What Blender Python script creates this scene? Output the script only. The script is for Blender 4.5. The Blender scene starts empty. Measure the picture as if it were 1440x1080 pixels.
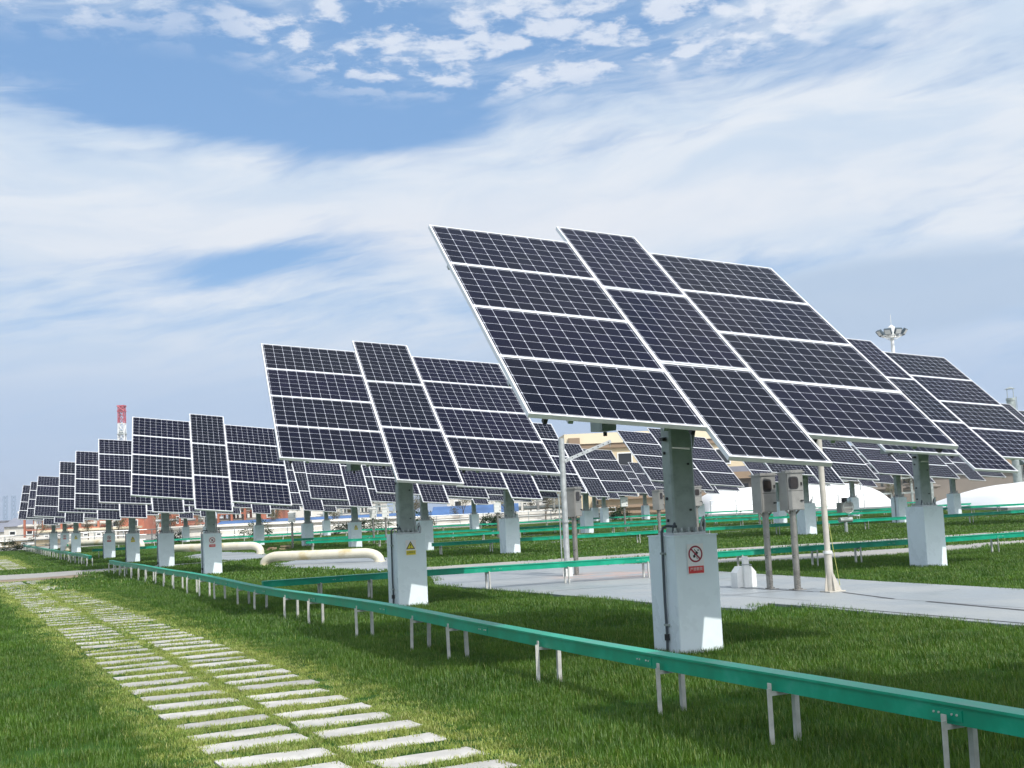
import bpy, math, random
from mathutils import Vector, Matrix, Quaternion, noise
R = math.radians
rnd = random.Random(7)
sc = bpy.context.scene
COL = sc.collection

# ------------------------------------------------------------------ materials
def newmat(name):
    m = bpy.data.materials.new(name); m.use_nodes = True
    nt = m.node_tree; nt.nodes.clear()
    out = nt.nodes.new('ShaderNodeOutputMaterial')
    return m, nt, out
class NT:
    """small helper that writes shader nodes"""
    def __init__(s, nt): s.nt = nt
    def n(s, t, **k):
        nd = s.nt.nodes.new(t)
        for a, b in k.items(): setattr(nd, a, b)
        return nd
    def l(s, a, b): s.nt.links.new(a, b)
    def val(s, sock, v):
        if hasattr(v, 'links') or isinstance(v, bpy.types.NodeSocket): s.l(v, sock)
        else: sock.default_value = v
    def math(s, op, a, b=None, c=None, clamp=False):
        nd = s.n('ShaderNodeMath', operation=op); nd.use_clamp = clamp
        s.val(nd.inputs[0], a)
        if b is not None: s.val(nd.inputs[1], b)
        if c is not None: s.val(nd.inputs[2], c)
        return nd.outputs[0]
    def noise(s, vec, scale, detail=3, rough=.5, dist=0, dim='3D'):
        nd = s.n('ShaderNodeTexNoise'); nd.noise_dimensions = dim
        if vec is not None: s.l(vec, nd.inputs['Vector'])
        nd.inputs['Scale'].default_value = scale; nd.inputs['Detail'].default_value = detail
        nd.inputs['Roughness'].default_value = rough; nd.inputs['Distortion'].default_value = dist
        return nd.outputs['Fac']
    def ramp(s, fac, lo, hi, a=0., b=1., smooth=True):
        nd = s.n('ShaderNodeMapRange'); nd.interpolation_type = 'SMOOTHSTEP' if smooth else 'LINEAR'
        s.val(nd.inputs['Value'], fac)
        for i, v in zip((1, 2, 3, 4), (lo, hi, a, b)): s.val(nd.inputs[i], v)
        return nd.outputs[0]
    def mix(s, fac, a, b, typ='MIX'):
        nd = s.n('ShaderNodeMix', data_type='RGBA', blend_type=typ)
        s.val(nd.inputs[0], fac)
        for i, v in ((6, a), (7, b)):
            if isinstance(v, bpy.types.NodeSocket): s.l(v, nd.inputs[i])
            else: nd.inputs[i].default_value = (*v[:3], 1)
        return nd.outputs[2]
def c3(c): return (c[0], c[1], c[2], 1)
def paint(name, col, rough=.5, metal=0., var=.12, nscale=6, bump=0., bscale=60, spec=.5, dirt=None, dscale=1.5, rand=0.):
    m, nt, out = newmat(name); h = NT(nt)
    tc = h.n('ShaderNodeTexCoord').outputs['Object']
    f = h.noise(tc, nscale, 5, .6)
    k = h.ramp(f, .3, .7, 1 - var, 1 + var)
    cc = h.mix(1., col, k, 'MULTIPLY')
    if rand:
        oi = h.n('ShaderNodeObjectInfo').outputs['Random']
        cc = h.mix(1., cc, h.math('MULTIPLY_ADD', oi, 2 * rand, 1 - rand), 'MULTIPLY')
    if dirt:
        d = h.ramp(h.noise(tc, dscale, 6, .65), .52, .72)
        cc = h.mix(d, cc, dirt)
    b = h.n('ShaderNodeBsdfPrincipled'); h.l(cc, b.inputs['Base Color'])
    b.inputs['Metallic'].default_value = metal; b.inputs['Specular IOR Level'].default_value = spec
    h.l(h.ramp(f, .3, .7, max(0, rough - .08), rough + .08), b.inputs['Roughness'])
    if bump:
        bp = h.n('ShaderNodeBump'); bp.inputs['Strength'].default_value = bump; bp.inputs['Distance'].default_value = .01
        h.l(h.noise(tc, bscale, 4), bp.inputs['Height']); h.l(bp.outputs[0], b.inputs['Normal'])
    h.l(b.outputs[0], out.inputs[0]); return m

M = {}
M['alu'] = paint('aluminium_frame', (.74, .75, .76), .38, .25, .05)
M['back'] = paint('module_backsheet', (.62, .63, .64), .6)
M['galv'] = paint('galvanised_steel', (.34, .38, .37), .48, .25, .2, 3, dirt=(.20, .24, .23), dscale=2.2)
M['galv_light'] = paint('bright_galvanised_steel', (.50, .52, .52), .42, .5, .15, 8)
M['dark'] = paint('black_fittings', (.02, .02, .022), .5)
M['cabinet'] = paint('pale_blue_grey_enamel', (.78, .865, .915), .32, 0, .025, 2.5, spec=.45, dirt=(.72, .80, .84), dscale=2.)
M['conduit'] = paint('grey_blue_hose', (.07, .085, .10), .55)
M['green'] = paint('green_tray_resin', (.004, .29, .175), .36, 0, .16, 3, spec=.35, dirt=(.03, .34, .23), dscale=3)
M['leg'] = paint('tray_leg_steel', (.52, .52, .49), .5, .2, .15, 9, rand=.1)
M['white_paint'] = paint('white_paint', (.72, .73, .71), .45, 0, .05)
M['cream'] = paint('cream_pipe_paint', (.66, .62, .50), .42, 0, .08, 2, dirt=(.52, .42, .22), dscale=1.1)
M['steel_box'] = paint('stainless_cabinet', (.31, .30, .28), .34, .45, .12, 4)
M['steel_post'] = paint('stainless_post', (.30, .285, .26), .3, .6, .2, 5)
M['beige_post'] = paint('beige_post', (.50, .47, .41), .5, .1, .12, 5)
M['glass_dark'] = paint('dark_window', (.02, .022, .025), .12, 0, .02)
M['brown_glass'] = paint('smoked_window', (.022, .017, .015), .12)
M['sign_white'] = paint('sign_white', (.84, .82, .82), .5, var=.02)
M['sign_red'] = paint('sign_red', (.62, .03, .03), .5, var=.03)
M['sign_ring'] = paint('sign_ring', (.30, .012, .04), .5, var=.03)
M['sign_yellow'] = paint('sign_yellow', (.80, .68, .05), .5, var=.03)
M['sign_black'] = paint('sign_black', (.012, .012, .012), .5, var=.02)
M['sign_pink'] = paint('sign_print_white', (.8, .68, .66), .5, var=.02)
M['beige_wall'] = paint('cream_render', (.60, .50, .33), .8, 0, .05, .3)
M['beige_trim'] = paint('cream_trim', (.66, .58, .42), .8, 0, .04, .3)
M['brown_wall'] = paint('grey_brown_cladding', (.20, .175, .15), .8, 0, .08, .5)
M['brown_roof'] = paint('brown_roof_edge', (.25, .18, .12), .8, 0, .08, .5)
M['pale_wall'] = paint('pale_wall', (.58, .56, .51), .8, 0, .12, .25, dirt=(.34, .31, .27), dscale=.35)
M['grey_roof'] = paint('grey_roof', (.19, .20, .24), .8, 0, .12, .4)
M['blue_sheet'] = paint('blue_sheet_roof', (.05, .115, .26), .6, 0, .25, .6)
M['orange'] = paint('orange_steel', (.36, .12, .07), .7, 0, .3, .4, dirt=(.4, .3, .25), dscale=.5)
M['red'] = paint('red_mast_paint', (.40, .06, .08), .6)
M['membrane'] = paint('white_membrane', (.74, .74, .74), .45, 0, .015, .2)
M['rig'] = paint('rig_blue_grey', (.20, .28, .38), .8)
M['lamp'] = paint('lamp_housing', (.06, .09, .11), .4)
M['bark'] = paint('bark', (.12, .095, .07), .9)
M['straw'] = paint('yellow_green_rod', (.35, .38, .10), .6)

def cells():
    m, nt, out = newmat('solar_cells'); h = NT(nt)
    uv = h.n('ShaderNodeUVMap').outputs[0]
    sx = h.n('ShaderNodeSeparateXYZ'); h.l(uv, sx.inputs[0])
    u, v = sx.outputs[0], sx.outputs[1]
    U = h.math('MULTIPLY', h.math('DIVIDE', h.math('SUBTRACT', u, .012), .976), 10)
    V = h.math('MULTIPLY', h.math('DIVIDE', h.math('SUBTRACT', v, .018), .964), 6)
    fu = h.math('ABSOLUTE', h.math('SUBTRACT', h.math('FRACT', U), .5))
    fv = h.math('ABSOLUTE', h.math('SUBTRACT', h.math('FRACT', V), .5))
    g1 = h.math('GREATER_THAN', fu, .489); g2 = h.math('GREATER_THAN', fv, .488)
    g3 = h.math('GREATER_THAN', h.math('ADD', fu, fv), .925)
    g = h.math('MAXIMUM', h.math('MAXIMUM', g1, g2), g3)
    bb = h.math('GREATER_THAN', h.math('ABSOLUTE', h.math('SUBTRACT', h.math('FRACT', h.math('MULTIPLY', V, 5)), .5)), .47)
    cu = h.math('FLOOR', U); cv = h.math('FLOOR', V)
    cb = h.n('ShaderNodeCombineXYZ'); h.l(cu, cb.inputs[0]); h.l(cv, cb.inputs[1])
    oi = h.n('ShaderNodeObjectInfo').outputs['Random']; h.l(h.math('MULTIPLY', oi, 97), cb.inputs[2])
    wn = h.n('ShaderNodeTexWhiteNoise'); h.l(cb.outputs[0], wn.inputs[0])
    base = h.mix(wn.outputs['Value'], (.0016, .0022, .0115), (.0034, .0036, .0170))
    base = h.mix(h.math('MULTIPLY', oi, .55), base, (.0035, .0060, .0085))
    base = h.mix(h.math('MULTIPLY', bb, .03), base, (.3, .3, .33))
    colr = h.mix(g, base, (.50, .52, .58))
    tc = h.n('ShaderNodeTexCoord').outputs['Object']
    dust = h.ramp(h.noise(tc, 2.2, 5, .6), .4, .8, 0, .004)
    colr = h.mix(dust, colr, (.5, .5, .48))
    b = h.n('ShaderNodeBsdfPrincipled'); h.l(colr, b.inputs['Base Color'])
    b.inputs['Roughness'].default_value = .10
    b.inputs['Specular IOR Level'].default_value = .055
    h.l(b.outputs[0], out.inputs[0]); return m
M['cells'] = cells()

def lawnmat():
    m, nt, out = newmat('lawn_soil_and_thatch'); h = NT(nt)
    tc = h.n('ShaderNodeTexCoord').outputs['Object']
    a = h.ramp(h.noise(tc, .35, 5, .6), .3, .7); b_ = h.ramp(h.noise(tc, 3.5, 6, .65), .3, .7)
    c = h.mix(a, (.016, .056, .008), (.030, .090, .014)); c = h.mix(h.math('MULTIPLY', b_, .4), c, (.050, .080, .018))
    b = h.n('ShaderNodeBsdfPrincipled'); h.l(c, b.inputs['Base Color']); b.inputs['Roughness'].default_value = .95
    b.inputs['Specular IOR Level'].default_value = .1
    bp = h.n('ShaderNodeBump'); bp.inputs['Strength'].default_value = .6; bp.inputs['Distance'].default_value = .03
    h.l(h.noise(tc, 25, 6, .7), bp.inputs['Height']); h.l(bp.outputs[0], b.inputs['Normal'])
    h.l(b.outputs[0], out.inputs[0]); return m
M['lawn'] = lawnmat()
def bladesmat(name, c1, c2, c3_, tip):
    m, nt, out = newmat(name); h = NT(nt)
    geo = h.n('ShaderNodeNewGeometry'); oi = h.n('ShaderNodeObjectInfo').outputs['Random']
    big = h.ramp(h.noise(geo.outputs['Position'], .8, 6, .68), .36, .64)
    small = h.ramp(h.noise(geo.outputs['Position'], 7, 3, .6), .3, .7)
    c = h.mix(big, c1, c2); c = h.mix(h.math('MULTIPLY', small, .45), c, c3_)
    rp = geo.outputs['Random Per Island']
    c = h.mix(h.ramp(rp, .86, 1., 0, .8), c, tip)
    c = h.mix(1., c, h.math('MULTIPLY_ADD', oi, .5, .75), 'MULTIPLY')
    d = h.n('ShaderNodeBsdfDiffuse'); t = h.n('ShaderNodeBsdfTranslucent'); g = h.n('ShaderNodeBsdfGlossy')
    h.l(c, d.inputs[0]); h.l(h.mix(1., c, (1.3, 1.25, .7), 'MULTIPLY'), t.inputs[0])
    g.inputs['Roughness'].default_value = .5; g.inputs[0].default_value = (.6, .6, .6, 1)
    mx = h.n('ShaderNodeMixShader'); mx.inputs[0].default_value = .38; h.l(d.outputs[0], mx.inputs[1]); h.l(t.outputs[0], mx.inputs[2])
    m2 = h.n('ShaderNodeMixShader'); m2.inputs[0].default_value = .045; h.l(mx.outputs[0], m2.inputs[1]); h.l(g.outputs[0], m2.inputs[2])
    h.l(m2.outputs[0], out.inputs[0]); return m
M['blade'] = bladesmat('grass_blades', (.036, .108, .010), (.076, .166, .017), (.118, .198, .026), (.27, .31, .09))
M['blade_dry'] = bladesmat('path_grass_blades', (.17, .27, .045), (.29, .36, .075), (.36, .37, .13), (.52, .45, .24))
def concrete(name, col, patch, sc_=1.2, gloss=0):
    m, nt, out = newmat(name); h = NT(nt)
    tc = h.n('ShaderNodeTexCoord').outputs['Object']
    f = h.ramp(h.noise(tc, sc_, 7, .62), .35, .68); f2 = h.noise(tc, 45, 3, .7)
    c = h.mix(f, col, patch); c = h.mix(h.math('MULTIPLY', f2, .25), c, tuple(x * .6 for x in col))
    oi = h.n('ShaderNodeObjectInfo').outputs['Random']
    spot = h.ramp(h.noise(tc, sc_ * 3.3, 8, .72, .8), .56, .70, 0, .5); c = h.mix(spot, c, tuple(x * .72 for x in col))
    speck = h.ramp(h.noise(tc, 130, 2, .5), .66, .74, 0, .5); c = h.mix(speck, c, tuple(x * .45 for x in col))
    if gloss:
        d_ = h.n('ShaderNodeVectorMath', operation='DISTANCE'); h.l(tc, d_.inputs[0]); d_.inputs[1].default_value = (2.1, 25.4, 0)
        rs = h.math('MULTIPLY', h.ramp(d_.outputs['Value'], 2.2, .2), h.ramp(h.noise(tc, 1.6, 6, .7), .40, .62)); c = h.mix(h.math('MULTIPLY', rs, .75), c, (.42, .24, .17))
    c = h.mix(1., c, h.math('MULTIPLY_ADD', oi, .34, .83), 'MULTIPLY')
    b = h.n('ShaderNodeBsdfPrincipled'); h.l(c, b.inputs['Base Color'])
    h.l(h.ramp(f, 0, 1, .55 - gloss, .8 - gloss), b.inputs['Roughness'])
    b.inputs['Specular IOR Level'].default_value = .35
    bp = h.n('ShaderNodeBump'); bp.inputs['Strength'].default_value = .25; bp.inputs['Distance'].default_value = .004
    h.l(h.noise(tc, 90, 4, .7), bp.inputs['Height']); h.l(bp.outputs[0], b.inputs['Normal'])
    h.l(b.outputs[0], out.inputs[0]); return m
M['concrete'] = concrete('grey_painted_concrete', (.22, .245, .258), (.275, .29, .29), .5, gloss=.2)
M['path'] = concrete('pale_path_concrete', (.30, .295, .28), (.36, .345, .31), .8)
M['slab'] = concrete('slab_concrete', (.38, .37, .345), (.50, .485, .45), 3.)
M['asphalt'] = concrete('distant_ground', (.24, .23, .20), (.30, .29, .25), .05)
M['earth'] = concrete('brown_earth', (.22, .15, .10), (.30, .26, .15), 1.5)
M['crack'] = paint('dark_joint', (.045, .045, .05), .8)

# ------------------------------------------------------------------ mesh helpers
class MB:
    def __init__(s): s.v = []; s.f = []; s.m = []; s.uv = {}; s.mats = []
    def mi(s, mat):
        if mat not in s.mats: s.mats.append(mat)
        return s.mats.index(mat)
    def face(s, idx, mat, uv=None):
        s.f.append(idx); s.m.append(s.mi(mat))
        if uv: s.uv[len(s.f) - 1] = uv
    def box(s, c, size, mat, rot=None, bev=0.):
        hx, hy, hz = (a / 2 for a in size); o = len(s.v); rot = rot or Matrix.Identity(3); c = Vector(c)
        if bev:
            b = min(bev, hx * .9, hy * .9)
            ring = [(-hx + b, -hy), (hx - b, -hy), (hx, -hy + b), (hx, hy - b), (hx - b, hy), (-hx + b, hy), (-hx, hy - b), (-hx, -hy + b)]
        else: ring = [(-hx, -hy), (hx, -hy), (hx, hy), (-hx, hy)]
        k = len(ring)
        for z in (-hz, hz):
            for x, y in ring: s.v.append(c + rot @ Vector((x, y, z)))
        s.face([o + i for i in range(k)][::-1], mat); s.face([o + k + i for i in range(k)], mat)
        for i in range(k): s.face([o + i, o + (i + 1) % k, o + k + (i + 1) % k, o + k + i], mat)
    def tube(s, pts, r, mat, n=10, cap=True):
        pts = [Vector(p) for p in pts]; o = len(s.v); rs = r if isinstance(r, (list, tuple)) else [r] * len(pts)
        up = None
        for i, p in enumerate(pts):
            d = (pts[min(i + 1, len(pts) - 1)] - pts[max(i - 1, 0)]).normalized()
            if up is None:
                up = d.cross(Vector((0, 0, 1)));
                if up.length < .1: up = d.cross(Vector((0, 1, 0)))
                up.normalize()
            a = (up - d * up.dot(d)).normalized(); b = d.cross(a); up = a
            for k in range(n):
                t = 2 * math.pi * k / n
                s.v.append(p + (a * math.cos(t) + b * math.sin(t)) * rs[i])
        for i in range(len(pts) - 1):
            for k in range(n):
                s.face([o + i * n + k, o + i * n + (k + 1) % n, o + (i + 1) * n + (k + 1) % n, o + (i + 1) * n + k], mat)
        if cap:
            s.face([o + k for k in range(n)][::-1], mat); s.face([o + (len(pts) - 1) * n + k for k in range(n)], mat)
    def cyl(s, p0, p1, r, mat, n=12): s.tube([p0, p1], r, mat, n)
    def prism(s, poly, z0, z1, mat, side=None, tf=None):
        o = len(s.v); k = len(poly); tf = tf or (lambda p: p)
        for z in (z0, z1):
            for p in poly: s.v.append(tf(Vector((p[0], p[1], z))))
        s.face([o + k + i for i in range(k)], mat); s.face([o + i for i in range(k)][::-1], mat)
        for i in range(k): s.face([o + i, o + (i + 1) % k, o + k + (i + 1) % k, o + k + i], side or mat)
    def mesh(s, name, smooth=False):
        me = bpy.data.meshes.new(name); me.from_pydata([tuple(v) for v in s.v], [], s.f)
        for m in s.mats: me.materials.append(m)
        for i, p in enumerate(me.polygons): p.material_index = s.m[i]
        if s.uv:
            l = me.uv_layers.new(name='UVMap')
            for fi, uv in s.uv.items():
                for k, li in enumerate(me.polygons[fi].loop_indices): l.data[li].uv = uv[k]
        if smooth:
            for p in me.polygons: p.use_smooth = True
            try: me.set_sharp_from_angle(angle=R(40))
            except Exception: pass
        me.update(); return me
    def build(s, name, parent=None, smooth=False, mat=None):
        return link(name, s.mesh(name, smooth), parent, mat)
def link(name, data, parent=None, mat=None):
    o = bpy.data.objects.new(name, data); COL.objects.link(o)
    if parent is not None: o.parent = parent
    if mat is not None: o.matrix_local = mat
    return o
def tag(o, label, cat, group=None):
    o['label'] = label; o['category'] = cat
    if group: o['group'] = group
    return o
def thing(name, label, cat, loc, rz=0, group=None):
    o = bpy.data.objects.new(name, None); COL.objects.link(o); o.location = loc; o.rotation_euler = (0, 0, rz)
    o.empty_display_size = .2
    return tag(o, label, cat, group)
def structure(o, kind='structure'):
    o['kind'] = kind; return o

# ------------------------------------------------------------------ layout (metres; camera at the origin looking along +Y)
A = Vector((-.4188, .9081, 0))            # direction of the tracker rows (going away)
B = Vector((.9081, .4188, 0))             # direction across the rows
GRID = math.atan2(B.y, B.x)
CAM_H = 1.5056

# ------------------------------------------------------------------ ground
def sheet(name, polys, z, mat, skirt=0.):
    mb = MB()
    for poly in polys:
        if skirt: mb.prism(poly, z - skirt, z, mat)
        else:
            o = len(mb.v)
            for p in poly: mb.v.append(Vector((p[0], p[1], z)))
            mb.face(list(range(o, o + len(poly))), mat)
    return structure(mb.build(name))
def ccw(p):
    a = sum(p[i][0] * p[(i + 1) % len(p)][1] - p[(i + 1) % len(p)][0] * p[i][1] for i in range(len(p)))
    return p if a > 0 else p[::-1]
sheet('ground', [[(-6000, -2000), (6000, -2000), (6000, 9000), (-6000, 9000)]], -.06, M['asphalt'])
def ab(s, t): v = A * s + B * t; return (v.x, v.y)
def edge(x): return 104 + .4 * x          # far edge of the terrace
LAWN = ccw([(-30, -12), (40, -12), (62, 128), (30, 116), (-39, 88.4), (-60, 80), (-60, 20)])
sheet('lawn', [LAWN], -.004, M['lawn'])
PAD1 = ccw([(6.9, 9.6), (5.23, 13.05), (4.29, 15.15), (3.79, 16.38), (3.39, 17.19), (3.0, 16.35), (2.68, 16.85), (1.88, 18.2), (.26, 21.3), (-.56, 22.75), (-1.73, 25.02), (-2.2, 29.6), (.9, 30.6), (3.12, 29.6), (4.08, 24.85), (5.88, 20.28), (7.09, 17.58), (9.5, 12.6)])
PATH1 = ccw([(3.6, 28.3), (8.14, 28.4), (12.82, 30.9), (30, 37.6), (30, 39.6), (12.5, 32.6), (9.33, 31.3), (3.0, 29.9)])
PATH2 = ccw([(-2.2, 29.7), (3.58, 33.4), (10.34, 35.8), (16, 38.2), (40, 48), (40, 49.4), (16.35, 39.9), (11.1, 37.6), (3.89, 35.8), (-2.9, 33.0)])
PIPEPAD1 = ccw([(-8.15, 40.04), (-6.93, 36.64), (-4.98, 34.2), (-3.35, 31.4), (-2.3, 32.2), (-4.43, 41.47), (-7.69, 44.45)])
PIPEPAD2 = ccw([(-14.62, 53.49), (-12.47, 48.36), (-10.35, 45.5), (-8.8, 46.31), (-11.37, 54.42), (-15.04, 60.78)])
CROSS = ccw([(-30, 31.5), (-17.2, 37.0), (-14.3, 38.9), (-12.9, 42.0), (-9.8, 45.2), (-10.3, 46.2), (-14.2, 43.6), (-16.6, 42.0), (-30, 36.4)])
EARTH = ccw([(-18.2, 34.4), (-13.3, 37.2), (-12.9, 38.4), (-14.6, 39.6), (-17.6, 38.2), (-20, 37)])
CROSS_FAR = ccw([(-8, 60), (24, 73.4), (24, 74.8), (-8, 61.4)])
SLOT2 = ccw([(-4, 47.6), (30, 62), (30, 63), (-4, 48.7)])
sheet('concrete_apron', [PAD1], .03, M['concrete'], .035)
sheet('path', [PATH1, PATH2], .022, M['path'], .028)
sheet('pavement', [PIPEPAD1, PIPEPAD2], .026, M['concrete'], .03)
sheet('crossing_path', [CROSS, CROSS_FAR, SLOT2], .018, M['path'], .02)
sheet('bare_earth', [EARTH], .001, M['earth'])
# joints and conduit channels in the apron
mb = MB()
def strip(p0, p1, w, z=.034):
    p0, p1 = Vector((*p0, z)), Vector((*p1, z)); n = (p1 - p0).cross(Vector((0, 0, 1))).normalized() * w / 2
    o = len(mb.v); mb.v += [p0 - n, p1 - n, p1 + n, p0 + n]; mb.face([o, o + 1, o + 2, o + 3], M['crack'])
strip((3.55, 20.2), (4.75, 18.9), .015); strip((1.9, 25.1), (3.9, 21.9), .012); strip((2.6, 20.0), (4.0, 17.2), .012); strip((4.9, 17.2), (6.6, 13.6), .012); strip((4.75, 18.4), (5.05, 16.9), .05); strip((5.3, 16.3), (5.95, 14.4), .07); strip((3.4, 20.6), (4.4, 18.8), .035)
strip((5.35, 13.2), (3.75, 16.7), .035); strip((1.2, 23.8), (4.1, 24.5), .03); strip((-.3, 23.6), (2.6, 24.9), .03); strip((2.0, 18.4), (4.6, 19.4), .02)
strip((.45, 21.5), (4.9, 23.2), .02); strip((-1.4, 25.2), (3.6, 27.2), .02)
structure(mb.build('pavement_joints'))

# ------------------------------------------------------------------ stepping slabs
slab_meshes = []
for k in range(14):
    r_ = random.Random(k); L, W_ = .70 + r_.uniform(-.02, .02), .27 + r_.uniform(-.02, .025)
    q = [(-L / 2, -W_ / 2), (L / 2, -W_ / 2), (L / 2, W_ / 2), (-L / 2, W_ / 2)]
    e_ = []
    for i_ in range(4):                                     # slightly broken edges and knocked corners
        (xa, ya), (xb, yb) = q[i_], q[(i_ + 1) % 4]; nn = 9 if i_ % 2 == 0 else 4
        for j_ in range(nn):
            f_ = j_ / nn; amp = .004 if j_ else .016; e_.append((xa + (xb - xa) * f_ + r_.uniform(-amp, amp), ya + (yb - ya) * f_ + r_.uniform(-amp, amp)))
    q = e_
    mbs = MB(); mbs.prism(q, -.05, 0, M['slab']); 
    me = mbs.mesh('stepping_slab'); slab_meshes.append(me)
SLABS = []
for side, c0, lab in ((0, 1.86, 'pale concrete stepping slab in the left column of the grass footpath'), (1, 2.67, 'pale concrete stepping slab in the right column of the grass footpath')):
    s = 5.2 + side * .25
    while s < 40.5:
        jx = rnd.uniform(-.03, .03)
        dc = -.012 * max(0, s - 14)
        p = A * s + B * (c0 + jx + dc)
        o = link('stepping_slab', rnd.choice(slab_meshes)); an = R(27) + rnd.uniform(-.07, .07)
        o.location = (p.x, p.y, .004 - .0002 * max(0, s - 12) + rnd.uniform(-.005, .004)); o.rotation_euler = (rnd.uniform(-.022, .022), rnd.uniform(-.014, .014), an)
        tag(o, lab, 'paving slab', 'stepping slabs of the footpath'); SLABS.append((p.x, p.y, an))
        s += rnd.choice((.46, .50, .55, .60, .54))
    s = 52
    while s < 70:
        p = A * s + B * (c0 - .3); o = link('stepping_slab', rnd.choice(slab_meshes)); o.location = (p.x, p.y, .016); o.rotation_euler = (0, 0, R(27))
        tag(o, lab.replace('grass footpath', 'footpath beyond the crossing path'), 'paving slab', 'stepping slabs of the footpath'); SLABS.append((p.x, p.y, R(27))); s += rnd.choice((1.1, .6, 1.7))

# ------------------------------------------------------------------ solar trackers
H1, W1, G, SWID = .992, 1.65, .0278, .9914
HP, HC, BACK = 1.1524, 2.1116, .0664
FR = .021                                     # visible frame width
def module_meshes():
    mb = MB(); w, h = W1 / 2 + G / 2 * .72 - .001, H1 / 2 + G / 2 - .001
    gw, gh = w - FR, h - FR
    mb.v = [Vector((-gw, -gh, -.004)), Vector((gw, -gh, -.004)), Vector((gw, gh, -.004)), Vector((-gw, gh, -.004))]
    mb.face([0, 1, 2, 3], M['cells'], [(0, 0), (1, 0), (1, 1), (0, 1)])
    o = 4; mb.v += [Vector((-gw, -gh, -.012)), Vector((gw, -gh, -.012)), Vector((gw, gh, -.012)), Vector((-gw, gh, -.012))]
    mb.face([7, 6, 5, 4], M['back'])
    for i in range(4): mb.face([i, 4 + i, 4 + (i + 1) % 4, (i + 1) % 4], M['back'])
    glass = mb.mesh('solar_module')
    mb = MB(); t = .042
    mb.box((0, -h + FR / 2, -t / 2), (2 * w, FR, t), M['alu']); mb.box((0, h - FR / 2, -t / 2), (2 * w, FR, t), M['alu'])
    mb.box((-w + FR / 2, 0, -t / 2), (FR, 2 * h - 2 * FR, t), M['alu']); mb.box((w - FR / 2, 0, -t / 2), (FR, 2 * h - 2 * FR, t), M['alu'])
    return glass, mb.mesh('frame')
GLASS, FRAME = module_meshes()
def module_slots():
    hw = H1 / 2; hs = (4 * H1 + 3 * G) / 2; hc = (3 * W1 + 2 * G) / 2; out = []
    uL = -hw - G - W1 / 2
    for sgn in (1, -1):
        for i in range(4): out.append((sgn * uL, hs - H1 / 2 - i * (H1 + G), False))
    for i in range(3): out.append((0, hc - W1 / 2 - i * (W1 + G), True))
    return out
def support_mesh():
    mb = MB(); g = M['galv_light']; hs = (4 * H1 + 3 * G) / 2
    for u in (-1.75, -.85, -.3, .3, .85, 1.75):
        L = 2 * hs - .1 if abs(u) > .5 else 4.8
        mb.box((u, 0, -.075), (.045, L, .06), g)
    for v in (-1.25, 1.25): mb.box((0, v, -.135), (4.2, .07, .06), g)
    mb.box((0, 0, -.19), (.12, 2.7, .10), g)
    for u in (-2.0, -.62, .62, 2.0):
        mb.box((u, -hs + .02, -.07), (.035, .05, .05), M['dark'])
    return mb.mesh('support_frame')
SUPPORT = support_mesh()
def pedestal_mesh():
    mb = MB(); s = .5
    mb.box((0, 0, HP / 2 - .06), (s, s, HP + .12 - .012), M['cabinet'], bev=.008)
    mb.box((0, 0, HP - .004), (s + .012, s + .012, .012), M['cabinet'])
    return mb.mesh('pedestal')
PED = pedestal_mesh()
def column_mesh():
    mb = MB(); g = M['galv']
    mb.box((0, 0, HP + .015), (.36, .34, .026), M['galv_light'])
    mb.box((0, 0, HP + .95), (.26, .20, 1.86), g, bev=.018)
    mb.box((0, 0, 3.1 - .12), (.3, .26, .14), g)
    for z in (1.30, 1.52, 1.98, 2.42):                 # bolts on the cheeks
        mb.cyl((-.145, .02, z), (-.128, .02, z), .016, M['dark'], 8)
        mb.cyl((.06, -.112, z - .12), (.06, -.098, z - .12), .012, M['dark'], 8)
    mb.box((-.15, .0, 2.12), (.05, .07, .035), M['dark'])
    mb.box((0, -.101, 2.02), (.25, .004, .006), M['galv_light'])
    for x in (-.15, -.08, 0, .08, .15):
        for y in (-.145, .145):
            mb.cyl((x, y, HP + .028), (x, y, HP + .075), .013, M['galv_light'], 7); mb.cyl((x, y, HP + .028), (x, y, HP + .048), .023, M['galv'], 6)
    for y in (-.07, .07): mb.cyl((.165, y, HP + .028), (.165, y, HP + .07), .013, M['galv_light'], 7)
    hoses_into(mb)
    return mb.mesh('column')
def drive_mesh():
    mb = MB(); g = M['galv_light']
    mb.cyl((-.98, 0, 2.44), (.78, 0, 2.44), .045, g, 10)
    mb.box((-.86, 0, 2.34), (.16, .22, .26), M['galv']); mb.box((-.775, 0, 2.34), (.02, .18, .22), M['dark'])
    mb.cyl((-.86, -.03, 2.20), (-.86, -.03, 2.16), .02, M['dark'], 8)
    mb.box((.80, 0, 2.41), (.06, .09, .09), M['dark']); mb.box((-1.25, .1, 2.46), (.10, .07, .09), M['dark'])
    mb.tube([(.11, .02, 1.98), (.24, .1, 2.46)], .022, M['galv'], 8); mb.tube([(.13, -.05, 2.0), (.31, .02, 2.5)], .022, M['galv'], 8)
    return mb.mesh('drive_arm')
DRIVE = drive_mesh()
def conduit_mesh():
    mb = MB(); c = M['conduit']; pts = [(-.12, -.10, 1.24), (-.22, -.09, 1.25), (-.26, -.07, 1.235), (-.272, -.06, 1.19), (-.273, -.055, .9), (-.274, -.05, .5), (-.27, -.05, .2), (-.27, -.04, .02)]
    mb.tube(pts, .0135, c, 8)
    for z in (.28, .98): mb.box((-.268, -.055, z), (.04, .055, .02), M['galv'])
    mb.cyl((-.272, -.05, .13), (-.272, -.05, .19), .026, M['dark'], 8)
    return mb.mesh('conduit')
COND = conduit_mesh()
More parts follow.
